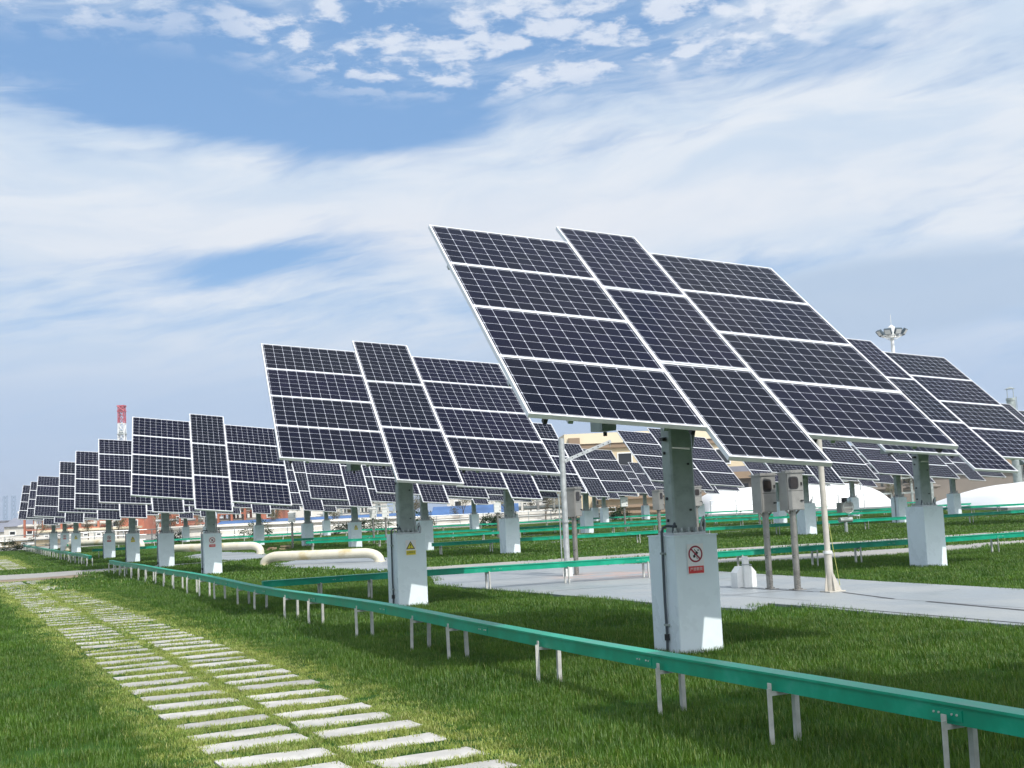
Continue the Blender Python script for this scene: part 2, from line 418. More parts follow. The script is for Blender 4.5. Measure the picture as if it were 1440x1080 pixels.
def hoses_into(mb):
    for k, (x, y, s_) in enumerate(((.15, -.12, 1), (.19, -.04, .8), (-.17, -.13, .7))):
        mb.tube([(x, y, HP), (x + .01, y, HP + .12 * s_), (x + .05 * s_, y + .02, HP + .17 * s_), (x + .08 * s_, y + .05, HP + .10 * s_), (x + .07 * s_, y + .06, HP)], .012, (M['galv_light'], M['dark'], M['conduit'])[k], 7)
    mb.tube([(.17, .05, HP), (.17, .05, HP + .38), (.13, .05, HP + .44)], .016, M['galv_light'], 7)
COLM = column_mesh()
def ztext(txt, size, mat, mb, pos, rot):
    cu = bpy.data.curves.new('lettering', 'FONT'); cu.body = txt; cu.size = size; cu.align_x = 'CENTER'; cu.align_y = 'CENTER'; cu.extrude = .0006
    cu.resolution_u = 2
    ob = bpy.data.objects.new('lettering', cu); COL.objects.link(ob)
    dg = bpy.context.evaluated_depsgraph_get(); dg.update()
    me = bpy.data.meshes.new_from_object(ob.evaluated_get(dg))
    o = len(mb.v)
    for v in me.vertices: mb.v.append(Vector(pos) + rot @ v.co)
    for p in me.polygons: mb.face([o + i for i in p.vertices], mat)
    COL.objects.unlink(ob); bpy.data.objects.remove(ob); bpy.data.meshes.remove(me)
SROT = Matrix(((1, 0, 0), (0, 0, -1), (0, 1, 0)))          # sign plane: x right, y up, faces -Y
def sign_mesh(kind):
    mb = MB(); F = -.2565                                     # just proud of the pedestal's front face
    def P(x, y, d): return Vector((x, F - d, y))
    def poly(pts, d, mat):
        o = len(mb.v); mb.v += [P(x, y, d) for x, y in pts]; mb.face(list(range(o, o + len(pts))), mat)
    cx, cz = -.02, .965
    def rect(x0, z0, x1, z1, d, mat): poly([(x0, z0), (x1, z0), (x1, z1), (x0, z1)], d, mat)
    if kind == 'no':
        rect(cx - .095, cz - .20, cx + .095, cz + .10, 0, M['sign_white'])
        n = 32
        for i in range(n):
            a, b = 2 * math.pi * i / n, 2 * math.pi * (i + 1) / n
            poly([(cx + .066 * math.cos(a), cz + .066 * math.sin(a)), (cx + .082 * math.cos(a), cz + .082 * math.sin(a)), (cx + .082 * math.cos(b), cz + .082 * math.sin(b)), (cx + .066 * math.cos(b), cz + .066 * math.sin(b))], .002, M['sign_ring'])
        # climbing figure in black
        def disc(x, y, r, d): poly([(cx + x + r * math.cos(k * math.pi / 6), cz + y + r * math.sin(k * math.pi / 6)) for k in range(12)], d, M['sign_black'])
        disc(.034, .036, .0085, .001)
        poly([(cx + .000, cz + .012), (cx + .022, cz - .006), (cx + .034, cz + .012), (cx + .012, cz + .030)], .001, M['sign_black'])
        poly([(cx + .008, cz + .028), (cx - .008, cz + .050), (cx - .014, cz + .044), (cx + .002, cz + .022)], .001, M['sign_black'])
        poly([(cx - .030, cz - .012), (cx - .006, cz - .010), (cx + .002, cz - .022), (cx - .006, cz - .036), (cx - .026, cz - .034)], .001, M['sign_black'])
        poly([(cx - .012, cz + .004), (cx + .004, cz + .012), (cx - .004, cz - .014), (cx - .02, cz - .012)], .001, M['sign_black'])
        poly([(cx + .008, cz - .026), (cx + .014, cz - .028), (cx + .024, cz - .05), (cx + .016, cz - .052)], .001, M['sign_black'])
        q = math.sqrt(.5)
        poly([(cx - .072 * q - .006, cz + .072 * q - .006), (cx + .072 * q - .006, cz - .072 * q - .006), (cx + .072 * q + .006, cz - .072 * q + .006), (cx - .072 * q + .006, cz + .072 * q + .006)], .003, M['sign_ring'])
        rect(cx - .088, cz - .188, cx + .088, cz - .118, .002, M['sign_red'])
        ztext('\u4e25\u7981\u6500\u722c', .036, M['sign_pink'], mb, P(cx, cz - .150, .0035), SROT)
    else:
        rect(cx - .085, cz - .155, cx + .095, cz + .09, 0, M['sign_white'])
        def tri(r, d, mat, dy=0): poly([(cx + r * math.cos(R(k)) * 1.02, cz - .012 + dy + r * math.sin(R(k))) for k in (210, 330, 90)], d, mat)
        tri(.086, .001, M['sign_black']); tri(.062, .002, M['sign_yellow'])
        poly([(cx - .006, cz - .008), (cx + .006, cz - .008), (cx + .009, cz + .028), (cx - .009, cz + .028)], .003, M['sign_black'])
        poly([(cx + .008 * math.cos(k * math.pi / 4), cz - .024 + .008 * math.sin(k * math.pi / 4)) for k in range(8)], .003, M['sign_black'])
        rect(cx - .075, cz - .145, cx + .085, cz - .075, .002, M['sign_yellow'])
        ztext('\u6ce8\u610f\u5b89\u5168', .036, M['sign_black'], mb, P(cx + .004, cz - .108, .0035), SROT)
    return mb.mesh('sign')
SIGN = {'no': sign_mesh('no'), 'warn': sign_mesh('warn')}
SLOTS = module_slots()
def tracker(x, y, az, tilt, rho, label, sign=None, dz=0):
    t = thing('solar_tracker', label, 'solar tracker', (x, y, dz), 0, 'sun tracking solar panels on pedestals')
    g = Matrix.Rotation(GRID, 4, 'Z')
    p = link('pedestal', PED, t, g)
    if sign: link('sign', SIGN[sign], p)
    if 'front' in label or 'conduit' in label or 'foreground,' in label: link('conduit', COND, t, g)
    ca = Matrix.Rotation(az - .12, 4, 'Z')
    link('column', COLM, t, ca); 
    un = Vector((math.cos(az), math.sin(az), 0)); nh = Vector((math.sin(az), -math.cos(az), 0))
    vn = Vector((-nh.x * math.cos(tilt), -nh.y * math.cos(tilt), math.sin(tilt)))
    un, vn = un * math.cos(rho) + vn * math.sin(rho), vn * math.cos(rho) - un * math.sin(rho)
    wn = un.cross(vn); c = nh * BACK + Vector((0, 0, HP + HC))
    PM = Matrix(((un.x, vn.x, wn.x, c.x), (un.y, vn.y, wn.y, c.y), (un.z, vn.z, wn.z, c.z), (0, 0, 0, 1)))
    link('drive_arm', DRIVE, t, Matrix.Rotation(az, 4, 'Z'))
    link('support_frame', SUPPORT, t, PM)
    for u, v, port in SLOTS:
        L = PM @ Matrix.Translation((u * SWID, v, 0))
        if port: L = L @ Matrix.Rotation(R(90), 4, 'Z')
        L = L @ Matrix.Rotation(rnd.uniform(-.003, .003), 4, 'X') @ Matrix.Rotation(rnd.uniform(-.003, .003), 4, 'Y')
        m = link('solar_module', GLASS, t, L); link('frame', FRAME, m)
    return t
AZ, TI, RO = .477, .629, -.15
TRK = [
 (5.09, 5.01, AZ, TI, RO, 'solar tracker nearest the viewer, just beyond the right edge of the picture', None),
 (1.643, 12.485, .477, .629, -.149, 'largest solar tracker in the foreground, red no-climbing sign on its pedestal', 'no'),
 (-1.844, 20.19, .461, .566, -.165, 'second solar tracker of the front row, yellow warning triangle on its pedestal', 'warn'),
 (-8.82, 35.42, .502, .636, -.178, 'solar tracker of the front row behind the gap, small red no-climbing sign', 'no'),
 (-12.145, 42.47, .492, .60, -.136, 'front row solar tracker with a plain pedestal, left of the small red sign pedestal', None),
 (-15.556, 49.74, .489, .636, -.133, 'front row solar tracker with a small yellow triangle above the long tray end', 'warn'),
 (-18.97, 57.18, .495, .635, -.135, 'front row solar tracker, tiny red sign, just left of the long tray end', 'no'),
 (-25.88, 72.18, .481, .634, -.147, 'nearest of the three pedestals clustered at the far left, faint yellow triangle', 'warn'),
 (-29.35, 79.85, .473, .627, -.147, 'middle of the three solar trackers clustered at the far left', 'no'),
 (-32.78, 87.04, .468, .648, -.157, 'farthest and leftmost solar tracker of the front row', None),
 (7.95, 24.2, .50, .64, -.12, 'large solar tracker at the right edge behind the concrete apron, plain pedestal', None),
 (-.30, 39.9, .472, .65, -.143, 'second row solar tracker left of the arm post, standing behind the crossing path', None),
 (-3.57, 47.0, .485, .63, -.155, 'second row solar tracker partly hidden behind the pedestal with the yellow triangle', None),
 (-7.45, 56.2, .465, .61, -.155, 'second row solar tracker above the right end of the near cream pipe, yellow triangle', 'warn'),
 (-10.65, 62.3, .497, .63, -.13, 'second row solar tracker above the middle of the near cream pipe', None),
 (-14.53, 69.1, AZ, TI, RO, 'second row solar tracker above the right end of the far cream pipe', None),
 (-21.3, 84.5, AZ, TI, RO, 'far second row solar tracker mostly hidden behind the pedestal with the small red sign', None),
 (-24.8, 92.0, AZ, TI, RO, 'last solar tracker of the second row, glimpsed left of the small red sign', None),
 (10.55, 45.3, .45, .62, -.17, 'third row solar tracker directly behind the two steel meter boxes', None),
 (6.89, 52.04, .51, .60, -.17, 'third row solar tracker whose panels show on both sides of the foreground column', None),
 (3.46, 62.6, .44, .61, -.13, 'third row solar tracker behind the steel cabinet next to the arm post', None),
 (-.33, 65.9, AZ, TI, RO, 'third row solar tracker hidden behind the pedestal left of the arm post', None),
 (-2.94, 82.5, AZ, TI, RO, 'small far solar tracker in front of the blue sheds, left of the arm post', None),
 (17.15, 55.6, .485, .64, -.145, 'solar tracker directly behind the right hand pedestal, dark conduit on its left side', None),
 (13.64, 64.4, AZ, TI, RO, 'solar tracker with its pedestal showing between the two steel meter box posts', None),
 (23.15, 65.58, AZ, TI, RO, 'solar tracker at the left end of the big white membrane cover', None),
 (20.2, 74.4, .455, .645, -.165, 'solar tracker in front of the sloping handrail and the smaller white cover', None),
 (19.84, 46.73, AZ, TI, RO, 'solar tracker cut by the right edge, panels peeking out behind the large right one', None),
 (11.68, 79.5, AZ, TI, RO, 'far solar tracker glimpsed just right of the foreground column', None),
 (10.27, 99.5, AZ, TI, RO, 'far solar tracker in front of the cream building, just left of the foreground column', None),
 (6.4, 91.7, AZ, TI, RO, 'far solar tracker in the gap right of the steel cabinet, the nearer of two', None),
 (6.3, 101.5, AZ, TI, RO, 'far solar tracker in the gap right of the steel cabinet, the farther of two', None),
 (-14.3, 92.0, AZ, TI, RO, 'tiny far solar tracker between the two second row pedestals above the near cream pipe', None),
 (27.1, 58.4, AZ, TI, RO, 'solar tracker beyond the right edge in front of the big white membrane cover', None),
]
for a in TRK: tracker(*a)

# ------------------------------------------------------------------ green cable trays on legs
def tray(label, p0, p1, zt=.315, step=1.72, w=.11, hgt=.092, pat=None, wob=.02):
    p0, p1 = Vector((*p0, 0)), Vector((*p1, 0)); d = p1 - p0; L = d.length; d.normalize()
    t = thing('cable_tray', label, 'cable tray', p0, math.atan2(d.y, d.x), 'green cable trays')
    mb = MB(); g = M['green']; n = max(2, int(L / .9)); sd = rnd.random() * 50
    def zo(x): return wob * (noise.noise(Vector((x * .16 + sd, 0, 0))) * 2.2)
    def yo(x): return .035 * noise.noise(Vector((x * .12 + sd, 9, 0)))
    prof = [(-w / 2, 0), (-w / 2, hgt), (-w / 2 - .012, hgt + .001), (-w / 2 - .012, hgt + .016), (w / 2 + .012, hgt + .016), (w / 2 + .012, hgt + .001), (w / 2, hgt), (w / 2, 0)]
    k = len(prof)
    for i in range(n + 1):
        x = L * i / n
        for y, z in prof: mb.v.append(Vector((x, y + yo(x), zt + z + zo(x))))
    for i in range(n):
        for j in range(k): mb.face([i * k + j, (i + 1) * k + j, (i + 1) * k + (j + 1) % k, i * k + (j + 1) % k][::-1], g)
    mb.face(list(range(k)), g); mb.face([n * k + j for j in range(k)][::-1], g)
    x = 1.3
    while x < L - .5:                                 # splice plates with bolt heads
        for sy in (-1, 1):
            mb.box((x, sy * (w / 2 + .003) + yo(x), zt + zo(x) + hgt * .5), (.22, .006, hgt * .62), g)
            for q in (-.08, -.045, .045, .08): mb.cyl((x + q, sy * (w / 2 + .006) + yo(x), zt + zo(x) + hgt * .55), (x + q, sy * (w / 2 + .012) + yo(x), zt + zo(x) + hgt * .55), .006, M['leg'], 6)
        x += 3.0
    mb.build('tray_channel', t)
    m1 = MB()
    for sy in (-1, 1):
        y = sy * .088
        m1.prism([(-.017, y - .003), (.017, y - .003), (.017, y + .003), (-.017, y + .003)], -.1, zt + (.05 if sy > 0 else .01), M['leg'])
        m1.prism([(-.017, y + sy * .003), (-.011, y + sy * .003), (-.011, y + sy * .03), (-.017, y + sy * .03)], -.1, zt + .02, M['leg'])
    m1.box((0, 0, zt - .014), (.03, .17, .024), M['leg'])
    leg = m1.mesh('leg_pair')
    xs = []
    if pat: xs = [q for q in pat if q < L]
    else:
        x = .3
        while x < L - .1: xs.append(x); x += step * rnd.choice((.72, 1.15, 1.2, .9, 1.05))
    for x in xs[:95]:
        o = link('leg_pair', leg, t); o.location = (x, yo(x), zo(x) * .8); o.rotation_euler = (rnd.uniform(-.02, .02), rnd.uniform(-.03, .03), rnd.uniform(-.05, .05))
    return t
MAIN0 = Vector((3.55, 3.05, 0))
def on_main(y): return Vector((1.5 + .08, 7.7, 0)) + (Vector((-13.0, 39.4, 0)) - Vector((1.58, 7.7, 0))) * ((y - 7.7) / 31.7)
m0 = on_main(2.5); pts_y = (3.2, 5.2, 6.4, 7.72, 8.9, 10.7, 12.6, 13.6, 15.4, 17.4, 18.65, 20.5, 21.7, 23.6, 25.0, 26.3, 27.9, 29.2, 30.3, 31.9, 33.1, 34.4, 35.7, 36.8, 38.0, 39.2)
mp = [(on_main(q) - m0).length for q in pts_y]
tray('long green cable tray running along the footpath from the bottom right corner', (m0.x, m0.y), (-13.05, 39.5), pat=mp, wob=.018)
q0 = Vector((-16.1, 46.4))
tray('green cable tray continuing along the footpath beyond the crossing path', (-16.1, 46.4), (-35.5, 88.6))
def cross(y0, x0, x1, lab, slope=.405, zt=.33, w=.15, step=2.5): tray(lab, (x0, y0 + slope * x0), (x1, y0 + slope * x1), zt=zt, w=w, step=step, hgt=.1)
tray('green cable tray branching off the long one and crossing the concrete apron', (-4.45, 21.35), (24, 33.0), zt=.33, w=.15, pat=[1.0, 1.9, 4.15, 5.75, 7.45, 9.6, 11.4, 12.5, 16.2, 19, 22, 25, 28], wob=.012)
cross(42.4, -2.9, 30, 'green cable tray running across behind the crossing path, right of the centre')
cross(57.0, -9.2, 32, 'green cable tray running across behind the near cream pipe')
cross(66.0, -20, 32, 'green cable tray running across, second from the back')
cross(91.0, -29, 34, 'farthest green cable tray running across in front of the railing')

# ------------------------------------------------------------------ posts and boxes
def steel_box(x, y, label, h=1.26, rz=GRID + R(2), face='window', bw=.30, bd=.24, bh=.58, mat='steel_box', lean=(0, 0)):
    t = thing('meter_box', label, 'meter box', (x, y, .0), rz, 'metal boxes on posts'); t.rotation_euler = (lean[0], lean[1], rz)
    b = M[mat]; p = M['steel_post']
    mb = MB(); mb.cyl((0, 0, 0), (0, 0, h), .052, p, 14); mb.box((0, 0, .034), (.2, .2, .012), p)
    for sx in (-1, 1):
        mb.box((sx * .07, .0, .044), (.025, .025, .02), p)
        mb.tube([(sx * .045, 0, h - .07), (sx * .12, 0, h)], [.012, .016], p, 6)
    mb.build('post', t, True)
    mb = MB(); mb.box((0, 0, h + bh / 2), (bw, bd, bh), b, bev=.006)
    mb.prism([(-bw / 2 - .02, -bd / 2 - .03), (bw / 2 + .02, -bd / 2 - .03), (bw / 2 + .02, bd / 2 + .02), (-bw / 2 - .02, bd / 2 + .02)], h + bh, h + bh + .02, b)
    mb.prism([(-bw / 2, -bd / 2 - .01), (bw / 2, -bd / 2 - .01), (bw / 2 - .05, bd / 2 - .04), (-bw / 2 + .05, bd / 2 - .04)], h + bh + .02, h + bh + .045, b)
    bo = mb.build('cabinet', t)
    mb = MB(); f = -bd / 2
    mb.box((0, f - .006, h + bh / 2), (bw - .025, .012, bh - .03), b, bev=.003); mb.box((0, f - .0125, h + bh * .52), (bw - .04, .003, .006), M['dark'])
    mb.box((bw * .34, f - .02, h + bh * .25), (.05, .02, .022), M['dark']); mb.box((bw * .36, f - .018, h + bh * .70), (.022, .016, .05), M['dark'])
    d = mb.build('door', t)
    if face == 'window':
        mb = MB(); cx_, cz_, a_, c_ = -.03, h + bh * .73, .088, .1
        pts = []
        for k in range(24):
            an = 2 * math.pi * k / 24; cc_, ss = math.cos(an), math.sin(an)
            pts.append((cx_ + a_ * math.copysign(abs(cc_) ** .5, cc_), cz_ + c_ * math.copysign(abs(ss) ** .5, ss)))
        o = len(mb.v); mb.v += [Vector((q[0], f - .016, q[1])) for q in pts]; mb.face(list(range(24)), M['dark'])
        o = len(mb.v); mb.v += [Vector((cx_ + (q[0] - cx_) * .8, f - .018, cz_ + (q[1] - cz_) * .8)) for q in pts]; mb.face(list(range(o, o + 24)), M['brown_glass'])
        mb.build('window', d)
    return t
steel_box(3.94, 19.71, 'left of the two steel meter boxes with oval windows on the apron', h=1.24)
steel_box(4.29, 19.32, 'right of the two steel meter boxes with oval windows on the apron', h=1.26, rz=GRID - R(6))
steel_box(1.18, 26.2, 'steel cabinet on a post right beside the post with the slanted arm', h=1.25, rz=GRID + R(35))
steel_box(4.33, 38.0, 'steel cabinet peeking out left of the foreground column', h=1.22, rz=GRID + R(30))
steel_box(5.52, 38.2, 'steel cabinet with a lit window showing right of the foreground column', h=1.28)
for x, y, lab in ((-10.9, 59.5, 'small white box on a post above the middle of the near cream pipe'), (-7.1, 60.5, 'small white box on a post just left of the pedestal with the yellow triangle'),
                  (-6.6, 61.5, 'small white box on a post just right of its twin near the yellow triangle pedestal'), (-1.0, 60.5, 'small white box on a post left of the second row pedestal'),
                  (5.35, 62, 'small white box on a post in front of the cream building'), (11.9, 61, 'small white box on a post in front of the smaller white cover'), (-24.1, 77, 'small white box on a post among the far left pedestals')):
    steel_box(x, y, lab, h=1.28, face='', bw=.34, bd=.24, bh=.44, mat='white_paint', rz=.1)

t = thing('arm_post', 'tall grey post with a slanted perforated arm near the steel cabinet', 'post', (.98, 25.85, 0))
mb = MB(); mb.box((.0, 0, .14), (.2, .2, .22), M['white_paint']); mb.build('base_block', t)
mb = MB(); mb.cyl((0, 0, .25), (0, 0, 2.90), .062, M['galv_light'], 14); mb.cyl((0, 0, 1.14), (0, 0, 1.19), .085, M['galv_light'], 14); mb.cyl((0, 0, .25), (0, 0, .30), .10, M['white_paint'], 14)
mb.cyl((-.11, -.02, .2), (-.11, -.02, 1.75), .014, M['galv'], 8)
mb.build('post', t, True)
mb = MB(); d0, d1 = Vector((.05, 0, 2.42)), Vector((1.05, .1, 2.80)); dd = (d1 - d0); an = math.atan2(dd.z, dd.x)
ry = Matrix.Rotation(-an, 3, 'Y') @ Matrix.Rotation(.1, 3, 'Z')
mb.box((d0 + d1) / 2, (dd.length, .07, .07), M['galv_light'], ry)
for k in range(9): mb.cyl((d0 + dd * (k + .5) / 9) + Vector((0, -.042, 0)), (d0 + dd * (k + .5) / 9) + Vector((0, -.03, 0)), .012, M['dark'], 6)
mb.cyl(d1 + Vector((-.02, 0, .03)), d1 + Vector((-.02, 0, -.12)), .008, M['galv'], 6)
mb.build('arm', t)

t = thing('pipe_post', 'beige riser post with a gusseted foot right of the meter boxes', 'post', (4.62, 18.6, 0)); t.rotation_euler = (0, R(-.6), GRID)
mb = MB(); mb.cyl((0, 0, .02), (0, 0, 3.0), .045, M['beige_post'], 14); mb.cyl((0, 0, .02), (0, 0, .62), .058, M['beige_post'], 14); mb.cyl((0, 0, .60), (0, 0, .64), .07, M['white_paint'], 14); mb.cyl((0, 0, 3.0), (0, 0, 3.03), .055, M['beige_post'], 14)
mb.build('post', t, True)
mb = MB(); mb.box((.04, 0, .04), (.3, .24, .014), M['beige_post'])
for a_ in (0, 90, 180, 270):
    rr = Matrix.Rotation(R(a_), 3, 'Z'); L_ = .2 if a_ == 0 else .11
    o = len(mb.v)
    for yy in (-.005, .005): mb.v += [rr @ Vector((.055, yy, .047)), rr @ Vector((L_, yy, .047)), rr @ Vector((.055, yy, .34))]
    mb.face([o, o + 1, o + 2], M['beige_post']); mb.face([o + 5, o + 4, o + 3], M['beige_post']); mb.face([o + 1, o + 4, o + 5, o + 2], M['beige_post'])
mb.build('foot', t)

t = thing('concrete_stub', 'small white housing with a square pipe through its top on the apron', 'housing', (3.66, 20.42, .03), GRID)
mb = MB(); pf = [(-.19, 0), (.19, 0), (.19, .24), (.10, .34), (-.10, .34), (-.19, .24)]
o = len(mb.v); mb.v += [Vector((x, y, z)) for y in (-.09, .09) for x, z in pf]; k = 6
mb.face(list(range(6)), M['white_paint']); mb.face([6 + i for i in range(6)][::-1], M['white_paint'])
for i in range(6): mb.face([i, 6 + i, 6 + (i + 1) % 6, (i + 1) % 6], M['white_paint'])
mb.build('body', t)
mb = MB(); mb.box((-.02, -.10, .23), (.11, .06, .46), M['white_paint'], bev=.01); mb.cyl((-.02, -.09, .46), (-.02, -.09, .50), .05, M['white_paint'], 12); mb.box((-.02, -.10, .37), (.13, .08, .015), M['galv']); mb.tube([(-.09, -.1, .37), (.1, -.1, .36)], .008, M['galv'], 6)
mb.build('pipe_stub', t)
tag(thing('marker_rod', 'thin yellow-green rod leaning beside the beige riser post', 'rod', (5.1, 19.9, 0)), 'thin yellow-green rod leaning beside the beige riser post', 'rod')
mb = MB(); mb.tube([(0, 0, 0), (-.06, .0, .5), (-.11, 0, 1.0)], .006, M['straw'], 6); mb.build('rod', bpy.data.objects['marker_rod'])

def valve(x, y, lab):
    t = thing('valve_actuator', lab, 'valve', (x, y, 0), .3)
    mb = MB(); mb.cyl((0, 0, 0), (0, 0, .6), .06, M['galv'], 12); mb.cyl((-.25, 0, .5), (.25, 0, .5), .10, M['galv'], 14); mb.build('valve_body', t, True)
    mb = MB(); mb.box((0, 0, .95), (.5, .34, .36), M['steel_box'], bev=.03); mb.cyl((0, 0, 1.13), (0, 0, 1.3), .1, M['dark'], 12); mb.build('motor_housing', t)
    mb = MB(); mb.tube([(.22 * math.cos(k * .5236), -.25, .95 + .22 * math.sin(k * .5236)) for k in range(13)], .015, M['galv'], 6); mb.cyl((-.2, -.25, .95), (.2, -.25, .95), .012, M['galv'], 6); mb.build('handwheel', t)
valve(11.9, 45.0, 'grey valve actuator with a handwheel behind the beige riser post')

# pipes
def pipe(label, p0, p1, r, z, bend=.5):
    p0, p1 = Vector((*p0, 0)), Vector((*p1, 0)); d = (p1 - p0).normalized(); L = (p1 - p0).length
    t = thing('pipe', label, 'pipe', p0, math.atan2(d.y, d.x), 'cream pipe loops')
    pts = [(0, 0, -.1), (0, 0, max(.02, z - bend * .5))]
    zb = max(.02, z - bend * .5)
    for k in range(1, 7):
        a = k / 6 * math.pi / 2; pts.append((bend * (1 - math.cos(a)), 0, zb + (z - zb) * math.sin(a)))
    for k in range(1, 8): pts.append((bend + (L - 2 * bend) * k / 8, 0, z))
    for k in range(6, -1, -1):
        a = k / 6 * math.pi / 2; pts.append((L - bend * (1 - math.cos(a)), 0, zb + (z - zb) * math.sin(a)))
    pts.append((L, 0, -.1))
    mb = MB(); mb.tube(pts, r, M['cream'], 20); mb.build('pipe_run', t, True)
    mb = MB()
    for x in (0, L): mb.cyl((x, 0, 0), (x, 0, .03), r * 1.35, M['cream'], 20)
    for x in (L * .25, L * .72): mb.cyl((x - .02, 0, z), (x + .02, 0, z), r * 1.03, M['cream'], 20)
    mb.build('collars', t, True)
pipe('cream pipe loop in the middle left, rising from the grass and ending on a pad', (-8.15, 39.5), (-4.35, 38.4), .15, .30, .5)
pipe('second cream pipe loop farther back, passing behind the front row pedestals', (-15.6, 54.9), (-11.1, 53.0), .165, .38, .5)
pipe('third cream pipe loop at the far left behind the front row pedestals', (-29, 79.5), (-23.2, 76), .19, .5, .6)
mb = MB()
for k in range(9):
    a_ = rnd.uniform(0, 6.28); mb.box((rnd.uniform(-.5, .5), rnd.uniform(-.2, .2), rnd.uniform(.06, .2)), (rnd.uniform(.2, .5), .1, .08), M['earth'], Matrix.Rotation(a_, 3, 'Z') @ Matrix.Rotation(rnd.uniform(-.4, .4), 3, 'X'))
o = mb.build('debris_pile'); o.location = (-11.2, 57.3, 0); tag(o, 'low heap of brown timber scraps beyond the near cream pipe', 'debris')

# ------------------------------------------------------------------ railing at the terrace edge
def railing(label, p0, p1, h=1.1, n_rail=3, step=2.0, base=0., mat='galv_light', r=.03):
    p0, p1 = Vector(p0), Vector(p1); d = p1 - p0; L = Vector((d.x, d.y, 0)).length; k = int(L / step)
    t = thing('railing', label, 'railing', p0); mb = MB()
    for q in range(n_rail):
        z = h * (1 - q / n_rail); mb.tube([(0, 0, z), (d.x, d.y, d.z + z)], r, M[mat], 7)
    mb.build('rails', t, True)
    mb = MB()
    for i in range(k + 1):
        f = i / k; mb.cyl((d.x * f, d.y * f, d.z * f - base), (d.x * f, d.y * f, d.z * f + h), r * 1.2, M[mat], 7)
    mb.build('posts', t, True)
railing('long grey pipe railing along the far edge of the terrace, left of the centre', (-39, 88.4, 0), (8.5, 107.4, 0))
railing('grey pipe railing in front of the smaller white cover on the right', (15.3, 98, 0), (27.5, 98, 0), h=1.3)
railing('sloping handrail rising beside the smaller white cover', (22.2, 92, .1), (25.6, 92, 1.6), h=.5, n_rail=1, step=3)
railing('pale railing on the low wall at the far left', (-52, 83.1, 0), (-39.5, 88.2, 0), h=1.0, mat='white_paint', r=.045)

# ------------------------------------------------------------------ buildings and far things
def P(m): return m
def building(name, label, cat, loc, rz=0): return thing(name, label, cat, loc, rz)
# cream building behind the arm post
t = building('cream_building', 'cream rendered building with a flat parapet and a small window behind the arm post', 'building', (5.6, 130, 0), .06)
mb = MB(); mb.box((11, 9, 3.65), (22, 18, 7.3), M['beige_wall']); mb.build('wall', t)
mb = MB(); mb.box((11, 8.95, 8.35), (22.8, 18.9, 1.1), M['beige_trim']); mb.box((11, 8.9, 7.55), (22.4, 18.5, .5), M['brown_roof']); mb.box((.6, -.6, 8.0), (1.2, .6, .9), M['brown_roof']); mb.build('parapet', t)
def window(t, x, z, w, h, y, pane='glass_dark', frame='white_paint'):
    mb = MB(); f_ = .12
    for sx in (-1, 1): mb.box((x + sx * w / 2, y - .03, z), (f_, .12, h + f_), M[frame])
    for sz in (-1, 1): mb.box((x, y - .03, z + sz * h / 2), (w - f_, .12, f_), M[frame])
    wo = mb.build('window', t); mb = MB(); mb.box((x, y - .01, z), (w - .1, .04, h - .1), M[pane]); mb.build('pane', wo)
for x, z in ((6.0, 5.9), (11.5, 5.9), (16.5, 5.9), (3.5, 2.2), (8, 2.2)): window(t, x, z, 1.5, 1.6, 0)
# long low grey brown shed
t = building('long_shed', 'long low grey-brown shed with a dark roof edge behind the white covers', 'shed', (19, 128, 0), .0)
mb = MB(); mb.box((35, 8, 1.7), (70, 16, 3.4), M['brown_wall']); mb.build('wall', t)
mb = MB(); mb.box((35, 7.8, 3.75), (71, 17.2, .7), M['brown_roof']); mb.box((35, 8, 4.4), (69, 15, .6), M['grey_roof']); mb.build('roof', t)
for x in (4, 12, 22, 34.5, 46): window(t, x, 2.5, 2.2, .9, 0, frame='brown_wall')
t = building('low_annexe', 'low building with stacked brown roof bands left of the white cover', 'building', (8.5, 124, 0), .0)
mb = MB(); mb.box((5, 3, .9), (10, 5.6, 1.8), M['beige_wall']); mb.build('wall', t)
mb = MB()
for z, w_ in ((1.95, 11), (1.1, 10.6), (.5, 10.6)): mb.box((5, 2.7, z), (w_, 6.4, .28), M['brown_roof'])
mb.build('roof', t)
# membrane covers
def membrane(label, loc, w, d, h, exp=2.6):
    t = thing('membrane_cover', label, 'membrane cover', loc, 0, 'white membrane covers'); mb = MB(); nx, ny = 40, 16
    for j in range(ny + 1):
        for i in range(nx + 1):
            u, v = i / nx * 2 - 1, j / ny * 2 - 1
            z = h * max(0, 1 - abs(u) ** exp) ** .55 * max(0, 1 - abs(v) ** 3) ** .5
            mb.v.append(Vector((u * w / 2, v * d / 2 + d / 2, z + .02 * math.sin(u * 30))))
    for j in range(ny):
        for i in range(nx): a = j * (nx + 1) + i; mb.face([a, a + 1, a + nx + 2, a + nx + 1], M['membrane'])
    mb.build('cover', t, True)
    mb = MB(); mb.box((0, d / 2, .05), (w + .3, d + .3, .3), M['concrete']); mb.build('base_slab', t)
membrane('large low white membrane cover at the right edge', (42.5, 70.5, 0), 29, 16, 1.78, 5)
membrane('smaller low white membrane cover behind the sloping handrail', (23.4, 101, 0), 15.6, 14, 2.3, 7)
